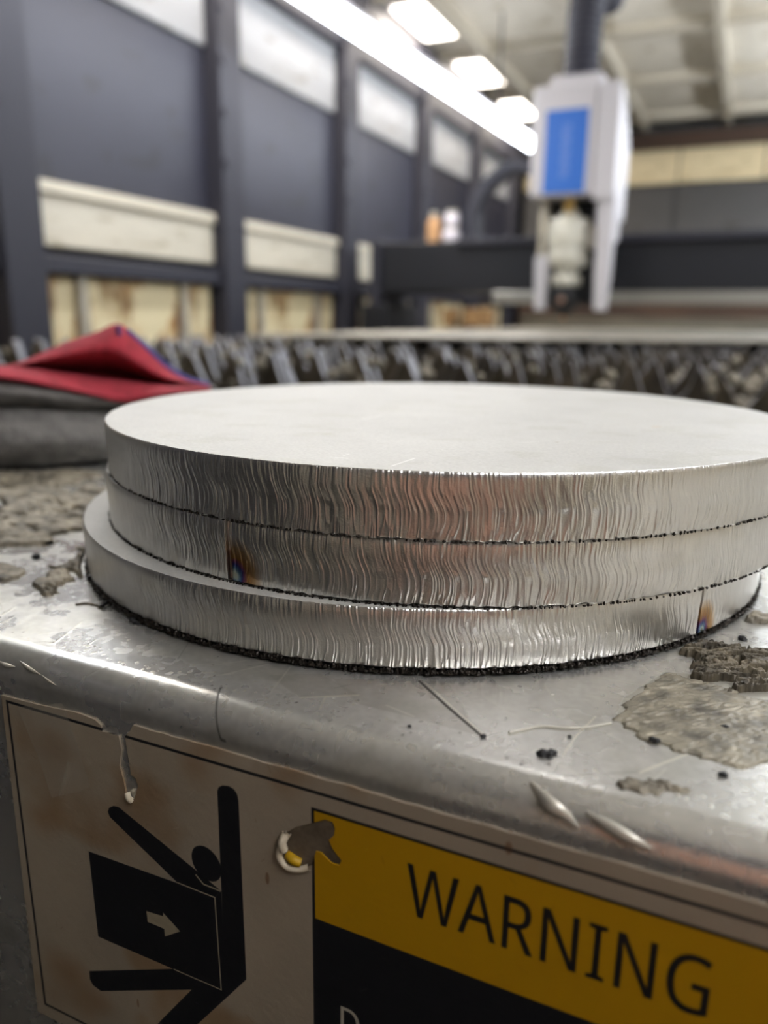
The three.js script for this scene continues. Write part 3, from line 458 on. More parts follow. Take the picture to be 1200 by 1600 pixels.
    // dross: beads and drips along the lower edge
    const bead = new THREE.IcosahedronGeometry(1, 1), all = [];
    for (let a = -1.9; a < 1.9; a += rr(0.005, 0.02) * (opt.dense ?? 1)) {
      const b = bead.clone(), s = rr(0.0002, 0.00055) * (opt.big ?? 1), h = rr(0.0002, 0.00055) * (opt.big ?? 1), p = b.attributes.position, k = Math.floor(rnd() * 1e6);
      for (let i = 0; i < p.count; i++) { const q = 0.7 + 0.6 * hash(Math.round(p.getX(i) * 50), Math.round(p.getY(i) * 50) * 31 + Math.round(p.getZ(i) * 50), k); p.setXYZ(i, p.getX(i) * s * q, p.getY(i) * h * q, p.getZ(i) * s * q); }
      b.deleteAttribute('uv'); b.rotateY(a); b.translate((RD - 0.0004) * Math.sin(a), h * 0.8, (RD - 0.0004) * Math.cos(a)); all.push(b);
    }
    const dg = mergeGeometries(all); dg.computeVertexNormals();
    const dm = part('dross', dg, std({ color: 0x2a2622, roughness: 0.35, metalness: 0.8 }), t, undefined, 'dark beads of dross along the lower edge'); dm.userData.kind = 'stuff';
    return t;
  }
  const GAP = 0.0;
  disc([-0.1153, -0.287], 0.0006, 'bottom disc of the stack, jutting out under the other two on the steel plate', { notch: [1094, 965], side: 1, tx: 2.2, ty: 2.2, tw: 1.9, th: 2.6, depth: 0.0012, width: 0.0007, seed: 5, big: 1.9, dense: 0.6, gap: 0.0024, alt: true, shift: 0.31, edge: 'striped cut edge with a small rainbow heat mark' });
  disc([-0.1071, -0.2914], TD + 0.0006, 'middle disc of the stack, with a blue and brown heat mark beside a scorched groove', { notch: [356, 862], side: 1, tx: 1.8, ty: 2.4, tw: 2.5, th: 3.0, depth: 0.0011, width: 0.0013, seed: 6, gap: 0.0011, scorch: true, shift: 0.12, dense: 0.9, edge: 'striped cut edge with scorched groove and blue heat mark' });
  disc([-0.1053, -0.2908], 2 * TD + 0.0006, 'top disc of the stack, its pale matt face uncovered', { marks: true, seed: 7, gap: 0.0007, alt: true, shift: 0.67, dense: 1.1, edge: 'striped cut edge' });
}

// ---------------------------------------------------------------- slatted cutting bed
{
  const slatT = tex(512, 512, (u, v) => { const a = fbm(u * 12, v * 12, 301, 5, 12, 12), b = sstep(0.5, 0.7, fbm(u * 20, v * 20, 307, 3, 20, 20)), t = 0.52 + 0.5 * (a - 0.4) - 0.1 * b; return [t * 1.02, t * 0.97, t * 0.88 - 0.04 * b]; }, true);
  const slatM = std({ color: 0xffffff, map: slatT, roughness: 0.45, metalness: 0.65, bumpMap: slatT, bumpScale: 0.002 });
  const slatFace = std({ color: 0x8a8378, map: slatT, roughness: 0.6, metalness: 0.35 }), slatEdge = std({ color: 0x78777a, map: paintT, roughness: 0.45, metalness: 0.75 });
  const XA = -1.12, XB = 0.92, top = 0.05;
  const variants = [0, 1, 2, 3].map((k) => {
    const s = new THREE.Shape(); s.moveTo(XA, -0.1);
    s.lineTo(XA, top - 0.03);
    let x = XA;
    while (x < XB - 0.06) { const w = 0.03 + rr(-0.004, 0.004), hT = top - rr(0, 0.007), hV = top - 0.052 + rr(-0.008, 0.012), tip = rr(0.002, 0.006); s.lineTo(x + w * 0.45, hV + rr(0, 0.006)); s.lineTo(x + w * 0.95 + rr(-0.003, 0.003), mix(hV, hT, 0.6)); s.lineTo(x + w * 1.25, hT); s.lineTo(x + w * 1.25 + tip, hT - rr(0, 0.003)); x += 2 * w; s.lineTo(x, hV); }
    s.lineTo(XB, top - 0.03); s.lineTo(XB, -0.1); s.closePath();
    const g = new THREE.ExtrudeGeometry(s, { depth: 0.006, bevelEnabled: true, bevelThickness: 0.001, bevelSize: 0.001, bevelSegments: 1 }); g.translate(0, 0, -0.003);
    const p = g.attributes.position, uv = g.attributes.uv; for (let i = 0; i < p.count; i++) { uv.setXY(i, p.getX(i) / 0.25, (p.getY(i) + p.getZ(i)) / 0.25); p.setZ(i, p.getZ(i) + 0.006 * (vn(p.getX(i) * 12, k, 311) - 0.5)); }
    g.computeVertexNormals(); return g;
  });
  const n = 44, lump = new THREE.IcosahedronGeometry(1, 1);
  lump.deleteAttribute('uv');
  for (let i = 0; i < n; i++) {
    const z = -0.8 - 0.078 * i;
    const t = thing('support_slat', i === 0 ? 'first jagged steel slat of the bed, next to the front plate' : i === n - 1 ? 'last jagged steel slat of the bed, next to the end rail' : 'jagged slag covered steel slat in the middle of the cutting bed', 'slat', [rr(-0.02, 0.02), 0, z], 0, i === 0 || i === n - 1 ? undefined : 'steel slats of the cutting bed');
    part('blade', variants[(i * 3 + (i >> 2)) % 4], [slatFace, slatEdge], t);
    if (i < 6) {
      const all = []; for (let k = 0; k < 90; k++) { const b = lump.clone(), r = rr(0.003, 0.008); b.scale(r, r * rr(0.6, 1.5), r * 0.7); b.rotateZ(rr(0, 3)); b.translate(rr(XA + 0.02, XB - 0.02), top - rr(0.012, 0.05), rr(-0.003, 0.003)); all.push(b); }
      const g = mergeGeometries(all); g.computeVertexNormals(); g.setAttribute('uv', new THREE.Float32BufferAttribute(new Float32Array(g.attributes.position.count * 2).map((_, q) => hash(q >> 3, q & 1, 9)), 2)); part('slag', g, slatM, t).userData.kind = 'stuff';
    }
  }
  const fr = thing('bed_frame', 'dark steel frame and tray carrying the slats of the bed', 'frame');
  part('tray', box(2.16, 0.04, 3.42), M.frame, fr, [-0.1, -0.3, -2.5]);
  for (const s of [-1, 1]) part('side_rail', rbox(0.026, 0.16, 3.42, 0.004), M.frame, fr, [-0.1 + s * 1.062, -0.2, -2.5]);
  const er = thing('end_rail', 'grey steel rail across the far end of the slatted bed', 'rail', [-0.1, 0, ZB + 0.2]);
  part('rail_tube', rbox(2.05, 0.1, 0.06, 0.008), std({ color: 0x8e897c, roughness: 0.5, metalness: 0.5, map: dirtT }), er, [0, 0.055, 0]);
  part('bracket', rbox(2.05, 0.3, 0.02, 0.003), M.frame, er, [0, -0.14, 0]);
  // sheet of steel lying on the slats
  const a = onY(385, 522, 0.056), b = onY(1240, 531, 0.056), len = 1.05 ;
  const sh = new THREE.Shape([new THREE.Vector2(a.x, -a.z), new THREE.Vector2(b.x + 0.35, -(b.z - 0.12)), new THREE.Vector2(b.x + 0.5, -(b.z - 1.7)), new THREE.Vector2(a.x - 0.02, -(a.z - 2.1))]);
  const sg = new THREE.ExtrudeGeometry(sh, { depth: 0.005, bevelEnabled: true, bevelThickness: 0.0005, bevelSize: 0.0005, bevelSegments: 1 }).rotateX(-Math.PI / 2).translate(0, 0.0505, 0);
  const st = thing('steel_sheet', 'flat grey steel sheet lying on the slats beneath the cutting head', 'sheet');
  part('plate', sg, std({ color: 0xcfccc4, roughness: 0.42, metalness: 0.5, map: rep(dirtT, 1.5, 1.5) }), st);
}

// ---------------------------------------------------------------- gantry, cutting head, cable chain, things on the gantry
const ZG = -2.25;
{
  const ga = thing('gantry_beam', 'dark navy gantry beam spanning the bed behind the cutting head', 'gantry');
  part('beam', rbox(1.98, 0.148, 0.2, 0.006), M.navy, ga, [-0.06, 0.238, ZG - 0.1]);
  part('lower_guide', rbox(1.15, 0.033, 0.03, 0.004), M.rail, ga, [-0.68 + 0.575, 0.151, ZG + 0.005]);
  part('upper_guide', rbox(1.7, 0.02, 0.03, 0.004), M.frame, ga, [0.05, 0.306, ZG + 0.002]);
  part('end_plate', rbox(0.03, 0.2, 0.24, 0.004), M.frame, ga, [-1.06, 0.22, ZG - 0.1]);
  part('end_plate', rbox(0.03, 0.2, 0.24, 0.004), M.frame, ga, [0.94, 0.22, ZG - 0.1]);
  for (const s of [-1.06, 0.94]) part('carriage', rbox(0.09, 0.3, 0.24, 0.006), M.navy, ga, [s, -0.02, ZG - 0.1]);

  // cutting head
  const ZH = -2.1;
  const head = thing('cutting_head', 'white laser cutting head with blue front panel', 'cutting head', [-0.465, 0, ZH]);
  part('housing', rbox(0.163, 0.262, 0.16, 0.008), M.white, head, [-0.0075, 0.53, -0.08]);
  part('cap', rbox(0.13, 0.03, 0.1, 0.006), M.white, head, [0.01, 0.672, -0.075]);
  const blueArt = canvasTex(256, 512, (g) => {
    g.fillStyle = '#2463b8'; g.fillRect(0, 0, 256, 512); g.fillStyle = 'rgba(150,160,205,0.75)';
    for (let k = 0; k < 8; k++) { const y = 92 + k * 42; g.fillRect(104, y, 48, 6); g.fillRect(104, y + 22, 48, 6); g.fillRect(k % 2 ? 104 : 144, y, 7, 26); if (k % 3) g.fillRect(124, y + 4, 6, 18); }
  }, true);
  const bp = part('front_panel', rbox(0.112, 0.2, 0.006, 0.002), M.blue, head, [0, 0.504, -0.003], 'blue front panel with faint upright lettering');
  part('lettering', new THREE.PlaneGeometry(0.108, 0.196), std({ map: blueArt, roughness: 0.4 }), bp, [0, 0, 0.0032]);
  // stepped side cover on the right
  const sc = new THREE.Shape([[0.004, 0.65], [-0.06, 0.638], [-0.188, 0.545], [-0.19, 0.355], [-0.13, 0.354], [-0.128, 0.3], [-0.07, 0.29], [-0.06, 0.385], [0.004, 0.39]].map(([z, y]) => new THREE.Vector2(-z, y)));
  part('side_cover', new THREE.ExtrudeGeometry(sc, { depth: 0.045, bevelEnabled: true, bevelThickness: 0.004, bevelSize: 0.004, bevelSegments: 2 }).rotateY(Math.PI / 2), M.white, head, [0.08, 0, 0]);
  for (const [x, w, yt] of [[-0.046, 0.015, 0.25], [0.112, 0.017, 0.392]]) {
    const leg = new THREE.Shape([[-w, yt], [w, yt], [w * 0.9, 0.2], [w * 0.6, 0.118], [-w * 0.6, 0.118], [-w * 0.9, 0.2]].map(([a, b]) => new THREE.Vector2(a, b)));
    part('guard_leg', new THREE.ExtrudeGeometry(leg, { depth: 0.05, bevelEnabled: true, bevelThickness: 0.003, bevelSize: 0.003, bevelSegments: 2 }), M.white, head, [x, 0, -0.055]);
  }
  part('rear_cheek', rbox(0.02, 0.17, 0.07, 0.004), M.beam, head, [-0.06, 0.325, -0.09]);
  part('inner_back', rbox(0.14, 0.28, 0.03, 0.004), M.black, head, [0.015, 0.27, -0.12]);
  const nz = part('nozzle_body', new THREE.LatheGeometry([[0, 0.37], [0.022, 0.37], [0.024, 0.352], [0.052, 0.346], [0.054, 0.28], [0.044, 0.272], [0.054, 0.262], [0.056, 0.232], [0.03, 0.222], [0.03, 0.208], [0.04, 0.203], [0.04, 0.182], [0.03, 0.176], [0, 0.176]].map(([a, b]) => new THREE.Vector2(a, b)), 32), M.ceramic, head, [0.012, 0, -0.05]);
  part('amber_window', new THREE.CylinderGeometry(0.013, 0.013, 0.05, 20), std({ color: 0x9a7a35, roughness: 0.3 }), nz, [0, 0.385, 0.012]);
  part('lens_drawer', rbox(0.04, 0.06, 0.05, 0.006), std({ color: 0x8f8a80, roughness: 0.4, metalness: 0.5 }), head, [0.068, 0.3, -0.05]);
  part('sensor_body', new THREE.LatheGeometry([[0, 0.178], [0.034, 0.178], [0.038, 0.15], [0.034, 0.122], [0.02, 0.112], [0.012, 0.1], [0, 0.1]].map(([a, b]) => new THREE.Vector2(a, b)), 28), M.black, head, [0.012, 0, -0.05]);
  part('nozzle_tip', new THREE.ConeGeometry(0.01, 0.024, 20).rotateX(Math.PI), std({ color: 0xb87f55, roughness: 0.3, metalness: 0.9 }), head, [0.012, 0.098, -0.05]);
  part('screw', new THREE.CylinderGeometry(0.009, 0.009, 0.008, 16).rotateX(Math.PI / 2), std({ color: 0xc09a86, roughness: 0.3, metalness: 0.8 }), head, [0.012, 0.142, -0.012]);
  part('red_cap', new THREE.CylinderGeometry(0.012, 0.014, 0.026, 16), std({ color: 0xd0303a, roughness: 0.4 }), head, [0.105, 0.638, -0.11]);
  part('mounting_arm', rbox(0.12, 0.2, 0.1, 0.006), M.navy, head, [0.02, 0.3, -0.17]);
  // ribbed hose from the head
  const hose = thing('ribbed_hose', 'dark ribbed hose rising from the top of the cutting head', 'hose');
  const hc = new THREE.CatmullRomCurve3([new THREE.Vector3(-0.455, 0.689, ZH - 0.08), new THREE.Vector3(-0.455, 0.78, ZH - 0.08), new THREE.Vector3(-0.457, 0.87, ZH - 0.11), new THREE.Vector3(-0.46, 0.95, ZH - 0.2), new THREE.Vector3(-0.46, 0.985, ZH - 0.42)]);
  const tg = new THREE.TubeGeometry(hc, 160, 0.046, 20), tp = tg.attributes.position;
  for (let i = 0; i < tp.count; i++) { const ring = Math.floor(i / 21), c = hc.getPointAt(ring / 160), k = 0.93 + 0.07 * Math.cos(ring * 1.2); tp.setXYZ(i, c.x + (tp.getX(i) - c.x) * k, c.y + (tp.getY(i) - c.y) * k, c.z + (tp.getZ(i) - c.z) * k); }
  tg.computeVertexNormals(); part('hose_tube', tg, std({ color: 0x2b2b36, roughness: 0.55 }), hose);

  // cable chain looping over the gantry
  const ch = thing('cable_chain', 'dark cable chain arching over the gantry left of the cutting head', 'cable chain');
  const cc = new THREE.CatmullRomCurve3([[-0.77, 0.322], [-0.775, 0.4], [-0.73, 0.475], [-0.655, 0.515], [-0.585, 0.5], [-0.54, 0.44]].map(([x, y]) => new THREE.Vector3(x, y, ZG - 0.08)));
  const link = rbox(0.03, 0.036, 0.06, 0.004);
  for (let k = 0; k < 18; k++) { const f = k / 17, p = cc.getPointAt(f), d = cc.getTangentAt(f), l = part('link', link, std({ color: 0x2a2b36, roughness: 0.6 }), ch, [p.x, p.y, p.z]); l.rotation.z = Math.atan2(d.y, d.x); }

  const bt = thing('tan_bottle', 'small tan plastic bottle standing on the gantry beam', 'bottle', [-0.894, 0.312, ZG - 0.05]);
  part('bottle_body', new THREE.LatheGeometry([[0, 0], [0.018, 0], [0.02, 0.004], [0.02, 0.058], [0.012, 0.07], [0.009, 0.072], [0.009, 0.082], [0, 0.082]].map(([a, b]) => new THREE.Vector2(a, b)), 24), std({ color: 0xc99b6c, roughness: 0.5 }), bt);
  part('cap', new THREE.CylinderGeometry(0.011, 0.011, 0.012, 16), M.ceramic, bt, [0, 0.083, 0]);
  for (let k = 0; k < 2; k++) {
    const c = thing('plastic_jar', k ? 'white jar stacked on top of another on the gantry' : 'white jar standing on the gantry beneath another jar', 'jar', [-0.836, 0.312 + 0.045 * k, ZG - 0.05]);
    part('jar_body', new THREE.LatheGeometry([[0, 0], [0.02, 0], [0.026 - 0.004 * k, 0.006], [0.026 - 0.004 * k, 0.03], [0.018, 0.036], [0, 0.036]].map(([a, b]) => new THREE.Vector2(a, b)), 24), std({ color: 0xe8e2ea, roughness: 0.4 }), c);
    part('lid', new THREE.CylinderGeometry(0.019, 0.019, 0.009, 20), M.ceramic, c, [0, 0.0405, 0]);
  }
  const w1 = onZ(705, 497, -3.1), w2 = onZ(748, 497, -3.1), blk = std({ color: 0xb08a5c, roughness: 0.75, map: dirtT });
  for (const [p, w, l] of [[w1, 0.05, 'narrow tan wooden block on the bed under the gantry'], [w2, 0.12, 'wide tan wooden block on the bed under the gantry']]) { const b = thing('wooden_block', l, 'block', [p.x, 0.056, -3.1]); part('block_body', rbox(w, 0.075, 0.08, 0.004), blk, b, [0, 0.0375, 0]); }
}

// ---------------------------------------------------------------- work glove behind the discs
{
  const gl = thing('work_glove', 'crumpled grey work glove with red cuff lining and blue stitched hem', 'glove');
  const greyT = tex(512, 512, (u, v) => { const a = fbm(u * 14, v * 14, 401, 4, 14, 14), w = hash(Math.floor(u * 512), Math.floor(v * 512), 3), t = 0.43 + 0.24 * (a - 0.5) + 0.08 * (w - 0.5); return [t, t * 0.98, t * 0.95]; }, true);
  const greyM = std({ color: 0xffffff, map: greyT, roughness: 0.95, bumpMap: fineT, bumpScale: 0.0012 });
  const redT = tex(512, 512, (u, v) => { const a = fbm(u * 10, v * 10, 411, 4, 10, 10), w = Math.sin(u * 512 * 0.8) * Math.sin(v * 512 * 0.8), t = 0.85 + 0.25 * (a - 0.5) + 0.05 * w; return [0.74 * t, 0.21 * t, 0.27 * t]; }, true);
  const redM = new THREE.MeshPhysicalMaterial({ map: redT, roughness: 0.9, sheen: 0.4, sheenColor: new THREE.Color(0xd06070), sheenRoughness: 0.6, side: THREE.DoubleSide, bumpMap: fineT, bumpScale: 0.0006 });
  function surface(rows, nu, nv, closed) {   // smooth surface through rows of points
    const cur = rows.map((r) => new THREE.CatmullRomCurve3(r.map((p) => p.clone()), false, 'centripetal')), pos = [], uv = [], idx = [];
    for (let i = 0; i <= nu; i++) { const c = new THREE.CatmullRomCurve3(cur.map((q) => q.getPoint(i / nu)), closed, 'centripetal'); for (let j = 0; j <= nv; j++) { const p = c.getPoint(j / nv); pos.push(p.x, p.y, p.z); uv.push(i / nu * 3, j / nv * 2); } }
    for (let i = 0; i < nu; i++) for (let j = 0; j < nv; j++) { const a = i * (nv + 1) + j; idx.push(a, a + 1, a + nv + 1, a + 1, a + nv + 2, a + nv + 1); }
    const g = new THREE.BufferGeometry(); g.setAttribute('position', new THREE.Float32BufferAttribute(pos, 3)); g.setAttribute('uv', new THREE.Float32BufferAttribute(uv, 2)); g.setIndex(idx); g.computeVertexNormals(); return g;
  }
  function wrinkle(g, amp, f, s) { const p = g.attributes.position, n = g.attributes.normal; for (let i = 0; i < p.count; i++) { const x = p.getX(i), y = p.getY(i), z = p.getZ(i), k = amp * (fbm(x * f + y * f * 0.5, (y + z) * f, s, 3) - 0.5) * 2; p.setXYZ(i, x + n.getX(i) * k, Math.max(0.0006, y + n.getY(i) * k), z + n.getZ(i) * k); } g.computeVertexNormals(); return g; }
  // fold rolls: sections (bottom front, front, top, back, bottom back) along a run of places
  const roll = (secs) => { const rows = []; for (let k = 0; k < 8; k++) rows.push(secs.map((s) => { const a = k / 8 * Math.PI * 2, c = Math.cos(a), q = Math.sin(a), sq = (v) => Math.sign(v) * Math.pow(Math.abs(v), 0.75); return s.c.clone().addScaledVector(s.out, sq(c) * s.d).add(new THREE.Vector3(0, sq(q) * s.h, 0)); })); return rows; };
  const sec = (px, s, yb, yt, d) => { const p = atDist(px, 600, s), out = new THREE.Vector3(-p.x, 0, -p.z).normalize(); return { c: new THREE.Vector3(p.x, (yb + yt) / 2, p.z), out, d, h: (yt - yb) / 2 }; };
  part('palm', wrinkle(surface(roll([sec(-300, 0.575, 0.014, 0.016, 0.002), sec(-285, 0.57, 0.006, 0.024, 0.018), sec(-260, 0.56, 0.002, 0.03, 0.034), sec(-180, 0.545, 0.0, 0.036, 0.055), sec(-60, 0.535, 0.0, 0.038, 0.06), sec(40, 0.53, 0.0, 0.037, 0.06), sec(120, 0.53, 0.0, 0.035, 0.058), sec(190, 0.53, 0.0, 0.032, 0.05), sec(240, 0.535, 0.002, 0.022, 0.03), sec(262, 0.54, 0.008, 0.012, 0.004)]), 90, 48, true), 0.0022, 42, 421), greyM, gl);
  part('back', wrinkle(surface(roll([sec(-300, 0.585, 0.036, 0.038, 0.002), sec(-285, 0.58, 0.032, 0.044, 0.018), sec(-260, 0.57, 0.03, 0.05, 0.034), sec(-180, 0.555, 0.032, 0.06, 0.055), sec(-60, 0.545, 0.034, 0.058, 0.058), sec(40, 0.54, 0.034, 0.054, 0.06), sec(120, 0.54, 0.032, 0.048, 0.058), sec(200, 0.54, 0.03, 0.043, 0.05), sec(250, 0.545, 0.024, 0.034, 0.03), sec(280, 0.55, 0.026, 0.03, 0.006)]), 90, 48, true), 0.002, 46, 431), greyM, gl);
  const row = (s, pts) => pts.map(([x, y, o = 0]) => atDist(x, y, s + o));
  const R1 = [[-60, 584], [26, 567], [100, 537], [150, 520], [183, 508], [206, 521], [232, 546], [262, 574], [290, 592], [326, 602]];
  const R2 = [[-60, 585], [34, 569], [96, 556], [146, 547], [176, 546], [196, 556], [226, 574], [258, 590], [290, 598], [328, 605]];
  const R3 = [[-60, 580], [38, 573], [96, 577], [146, 580], [180, 584], [206, 590], [236, 596], [266, 600], [296, 602], [329, 606]];
  const R4 = [[-60, 569], [38, 577], [96, 587], [146, 597], [180, 601], [206, 602], [236, 603], [266, 604], [296, 605], [330, 607]];
  const R5 = [[-60, 582], [38, 594], [96, 606], [146, 616], [180, 624], [206, 624], [236, 618], [266, 613], [296, 610], [329, 609]];
  const back = R1.map(([x, y]) => [x + 6, y + 26]);
  part('cuff', surface([row(0.57, back), row(0.54, R1.map(([x, y]) => [x + 2, y + 2])), row(0.522, R1), row(0.504, R2), row(0.55, R3), row(0.498, R4), row(0.482, R5), row(0.52, R5.map(([x, y]) => [x, y + 4]))], 110, 80, false), redM, gl, undefined, 'red cloth cuff lining');
  const blueM = std({ color: 0x4a4a86, roughness: 0.9 });
  const hem = (pts, s, r) => { const q = pts.map(([x, y]) => atDist(x, y, s)), c = new THREE.CatmullRomCurve3(q, false, 'centripetal'), g = new THREE.TubeGeometry(c, 160, r, 6), p = g.attributes.position; for (let i = 0; i < p.count; i++) { const ring = Math.floor(i / 7), e = c.getPointAt(ring / 160), k = 0.75 + 0.35 * Math.abs(Math.sin(ring * 0.9)); p.setXYZ(i, e.x + (p.getX(i) - e.x) * k, e.y + (p.getY(i) - e.y) * k, e.z + (p.getZ(i) - e.z) * k); } g.computeVertexNormals(); part('stitching', g, blueM, gl); };
  hem([[184, 509], [186, 520], [184, 534], [181, 547]], 0.513, 0.0016);
  hem([[198, 516], [214, 530], [236, 550], [266, 576], [294, 592], [327, 602]], 0.52, 0.0018);
}

// ---------------------------------------------------------------- photographer with phone, in front of the machine: mirrored in the cut edges
{
  camera.updateMatrixWorld(true);
  const CM = camera.matrixWorld, cam = (x, y, z) => new THREE.Vector3(x, y, z).applyMatrix4(CM);
  const b = new THREE.Vector3(Math.sin(YAW), 0, Math.cos(YAW)), r = new THREE.Vector3(Math.cos(YAW), 0, -Math.sin(YAW)), c0 = new THREE.Vector3(0, 0, 0).addScaledVector(b, 0.46).addScaledVector(r, 0.02);
  const at = (side, y, back) => new THREE.Vector3().copy(c0).addScaledVector(r, side).addScaledVector(b, back).setY(y);
  function blob(bones, res, grow = 0, k = 0.02) {   // bones: [a, ra, b, rb]
    const lo = new THREE.Vector3(1e9, 1e9, 1e9), hi = lo.clone().negate();
    for (const [p, ra, q, rb] of bones) for (const [v, w] of [[p, ra], [q, rb]]) { lo.min(v.clone().subScalar(w + grow + 0.01)); hi.max(v.clone().addScalar(w + grow + 0.01)); }
    const mc = new MarchingCubes(res, new THREE.MeshBasicMaterial(), false, false, 90000), sz = hi.clone().sub(lo), mid = hi.clone().add(lo).multiplyScalar(0.5), B = bones.map(([p, ra, q, rb]) => { const d = q.clone().sub(p); return [p, d, d.lengthSq() || 1e-9, ra, rb - ra]; });
    mc.isolation = 0; const x = new THREE.Vector3(), h = res / 2;
    for (let kz = 0; kz < res; kz++) for (let ky = 0; ky < res; ky++) for (let kx = 0; kx < res; kx++) {
      x.set(mid.x + (kx - h) / h * sz.x / 2, mid.y + (ky - h) / h * sz.y / 2, mid.z + (kz - h) / h * sz.z / 2);
      let m = 1e9;
      for (const [p, d, l, ra, dr] of B) { const px = x.x - p.x, py = x.y - p.y, pz = x.z - p.z, t = clamp((px * d.x + py * d.y + pz * d.z) / l), e = Math.hypot(px - d.x * t, py - d.y * t, pz - d.z * t) - ra - dr * t; const w = clamp(0.5 + 0.5 * (m - e) / k); m = mix(m, e, w) - k * w * (1 - w); }
      mc.field[kx + ky * res + kz * res * res] = -(m - grow);
    }
    mc.update();
    const n = mc.count, g = new THREE.BufferGeometry(), pos = new Float32Array(n * 3);
    for (let i = 0; i < n; i++) { pos[i * 3] = mid.x + mc.positionArray[i * 3] * sz.x / 2; pos[i * 3 + 1] = mid.y + mc.positionArray[i * 3 + 1] * sz.y / 2; pos[i * 3 + 2] = mid.z + mc.positionArray[i * 3 + 2] * sz.z / 2; }
    g.setAttribute('position', new THREE.BufferAttribute(pos, 3)); const w = mergeVertices(g, 1e-5); w.computeVertexNormals(); return w;
  }
  const pelvis = at(0, 0.06, 0.12), chest = at(0, 0.42, 0.06), neck = at(0, 0.6, 0.03), head = at(0, 0.74, -0.04);
  const legs = [], torso = [[pelvis, 0.14, chest, 0.15], [at(-0.09, 0.06, 0.12), 0.11, at(0.09, 0.06, 0.12), 0.11], [at(-0.14, 0.5, 0.05), 0.075, at(0.14, 0.5, 0.05), 0.075], [chest, 0.14, neck, 0.06]];
  const shoes = [];
  for (const s of [-1, 1]) { const hip = at(s * 0.1, 0.04, 0.12), knee = at(s * 0.12, -0.36, 0.08), ankle = at(s * 0.12, -0.76, 0.14), toe = at(s * 0.14, -0.815, -0.03); legs.push([hip, 0.09, knee, 0.062], [knee, 0.06, ankle, 0.042]); shoes.push([ankle, 0.045, at(s * 0.12, -0.81, 0.16), 0.035], [at(s * 0.12, -0.812, 0.16), 0.036, toe, 0.034]); }
  // right hand: four fingers across the back of the phone, thumb on its screen side
  const wristR = cam(0.07, -0.15, 0.06), hand = [], palm = [cam(0.036, -0.065, 0.03), cam(0.036, -0.125, 0.032)];
  hand.push([palm[0], 0.013, palm[1], 0.014], [cam(0.034, -0.07, 0.03), 0.012, cam(0.055, -0.13, 0.05), 0.016], [cam(0.036, -0.12, 0.034), 0.014, wristR, 0.023]);
  const fingers = [[-0.052, -0.030], [-0.072, -0.042], [-0.092, -0.040], [-0.111, -0.026]];
  for (const [y, tip] of fingers) { const k = cam(0.034, y - 0.008, 0.026), a = cam(0.024, y, -0.002), m = cam(mix(0.024, tip, 0.5), y + 0.002, -0.0068), e = cam(tip, y + 0.001, -0.0045); hand.push([k, 0.0095, a, 0.009], [a, 0.009, m, 0.0084], [m, 0.0084, e, 0.0074]); }
  hand.push([cam(0.045, -0.115, 0.045), 0.015, cam(0.028, -0.085, 0.034), 0.011], [cam(0.028, -0.085, 0.034), 0.0105, cam(-0.004, -0.06, 0.025), 0.008]);
  const armR = [[at(0.19, 0.5, 0.05), 0.055, at(0.27, 0.2, 0.06), 0.043], [at(0.27, 0.2, 0.06), 0.042, wristR, 0.026]];
  const handL = at(-0.24, -0.06, 0.02), armL = [[at(-0.19, 0.5, 0.05), 0.055, at(-0.26, 0.2, 0.09), 0.043], [at(-0.26, 0.2, 0.09), 0.042, handL, 0.026]];
  const left = [[handL, 0.026, at(-0.24, -0.13, 0.0), 0.022]];
  for (let k = 0; k < 4; k++) { const o = 0.045 - 0.022 * k; left.push([at(-0.24, -0.125, -0.01 + o), 0.0095, at(-0.235, -0.165, -0.025 + o), 0.0088], [at(-0.235, -0.165, -0.025 + o), 0.0086, at(-0.222, -0.195 + 0.006 * Math.abs(k - 1), -0.022 + o), 0.0076]); }
  left.push([at(-0.235, -0.09, -0.03), 0.012, at(-0.222, -0.135, -0.055), 0.009]);
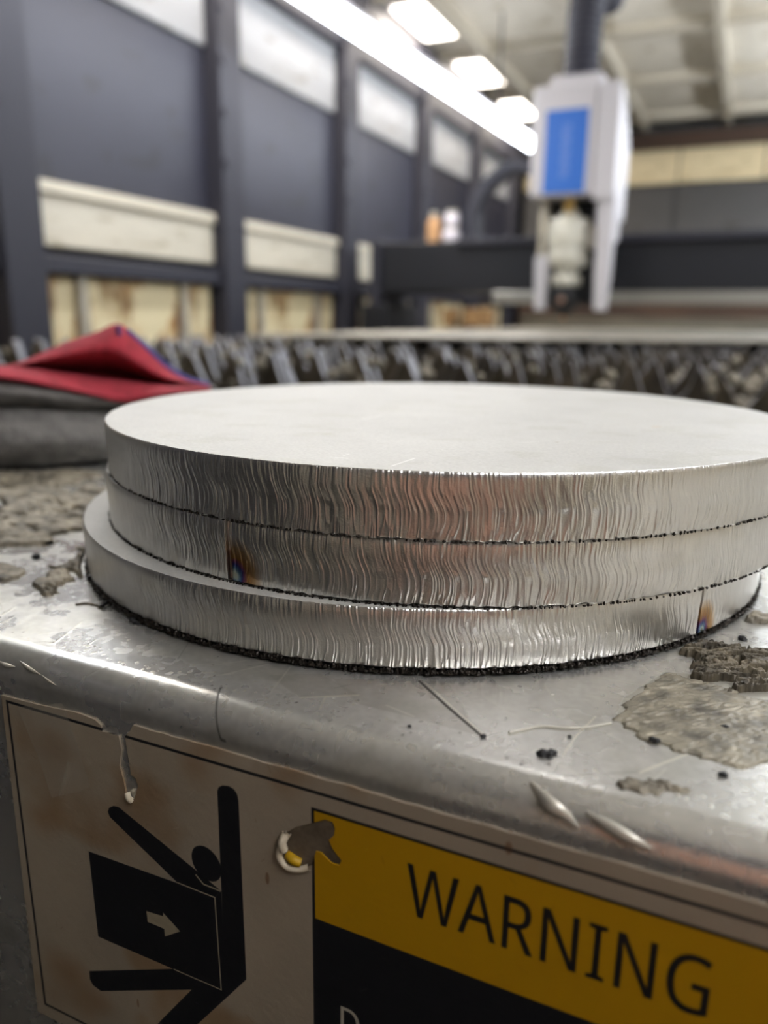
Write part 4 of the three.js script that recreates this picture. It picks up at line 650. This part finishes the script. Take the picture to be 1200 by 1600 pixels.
  const skull = [[head.clone().add(new THREE.Vector3(0, 0.02, 0)), 0.088, at(0, 0.69, -0.085), 0.056], [neck, 0.055, head, 0.06], [at(0, 0.715, -0.135), 0.012, at(0, 0.69, -0.15), 0.014]];
  for (const s of [-1, 1]) skull.push([at(s * 0.088, 0.74, -0.03), 0.012, at(s * 0.09, 0.71, -0.035), 0.01]);
  const who = thing('person', 'person in dark work clothes holding a phone close to the discs', 'person');
  const skinM = std({ color: col(0.85, 0.46, 0.31), roughness: 0.55, bumpMap: fineT }); skinM.bumpMap = null;
  const bodyG = mergeGeometries([blob([...torso, ...legs, ...armR, ...armL, ...skull], 96), blob(hand, 84, 0, 0.004), blob(left, 64, 0, 0.005)]);
  part('body', bodyG, skinM, who);
  const cloth = std({ color: 0x23262e, roughness: 0.9 });
  const cut = (arm) => { const [p, ra, q, rb] = arm[1]; return [arm[0], [p, ra, p.clone().lerp(q, 0.86), mix(ra, rb, 0.86)]]; };
  part('jacket', blob([...torso, ...cut(armR), ...cut(armL)], 96, 0.011, 0.03), cloth, who);
  part('trousers', blob([...legs, torso[1]], 80, 0.014, 0.03), std({ color: 0x1c1d22, roughness: 0.9 }), who);
  part('shoes', blob(shoes, 64, 0.004), M.black, who);
  part('hair', blob([[head.clone().add(new THREE.Vector3(0, 0.045, 0)), 0.082, at(0, 0.74, 0.01), 0.08]], 48, 0.006), std({ color: 0x1d1612, roughness: 0.8 }), who);
  for (const s of [-1, 1]) part('eye', new THREE.SphereGeometry(0.011, 16, 12), M.ceramic, who, at(s * 0.032, 0.735, -0.122).toArray());

  const ph = thing('smartphone', 'dark smartphone held in front of the machine', 'phone'); ph.position.copy(cam(-0.022, -0.055, 0.0095)); ph.quaternion.copy(camera.quaternion);
  part('phone_body', rbox(0.072, 0.148, 0.0078, 0.0035), std({ color: 0x23252b, roughness: 0.35, metalness: 0.1 }), ph);
  part('screen', new THREE.PlaneGeometry(0.066, 0.14), std({ color: 0x0a0a0c, roughness: 0.1 }), ph, [0, 0, 0.0041]);
}

renderer.render(scene, camera);
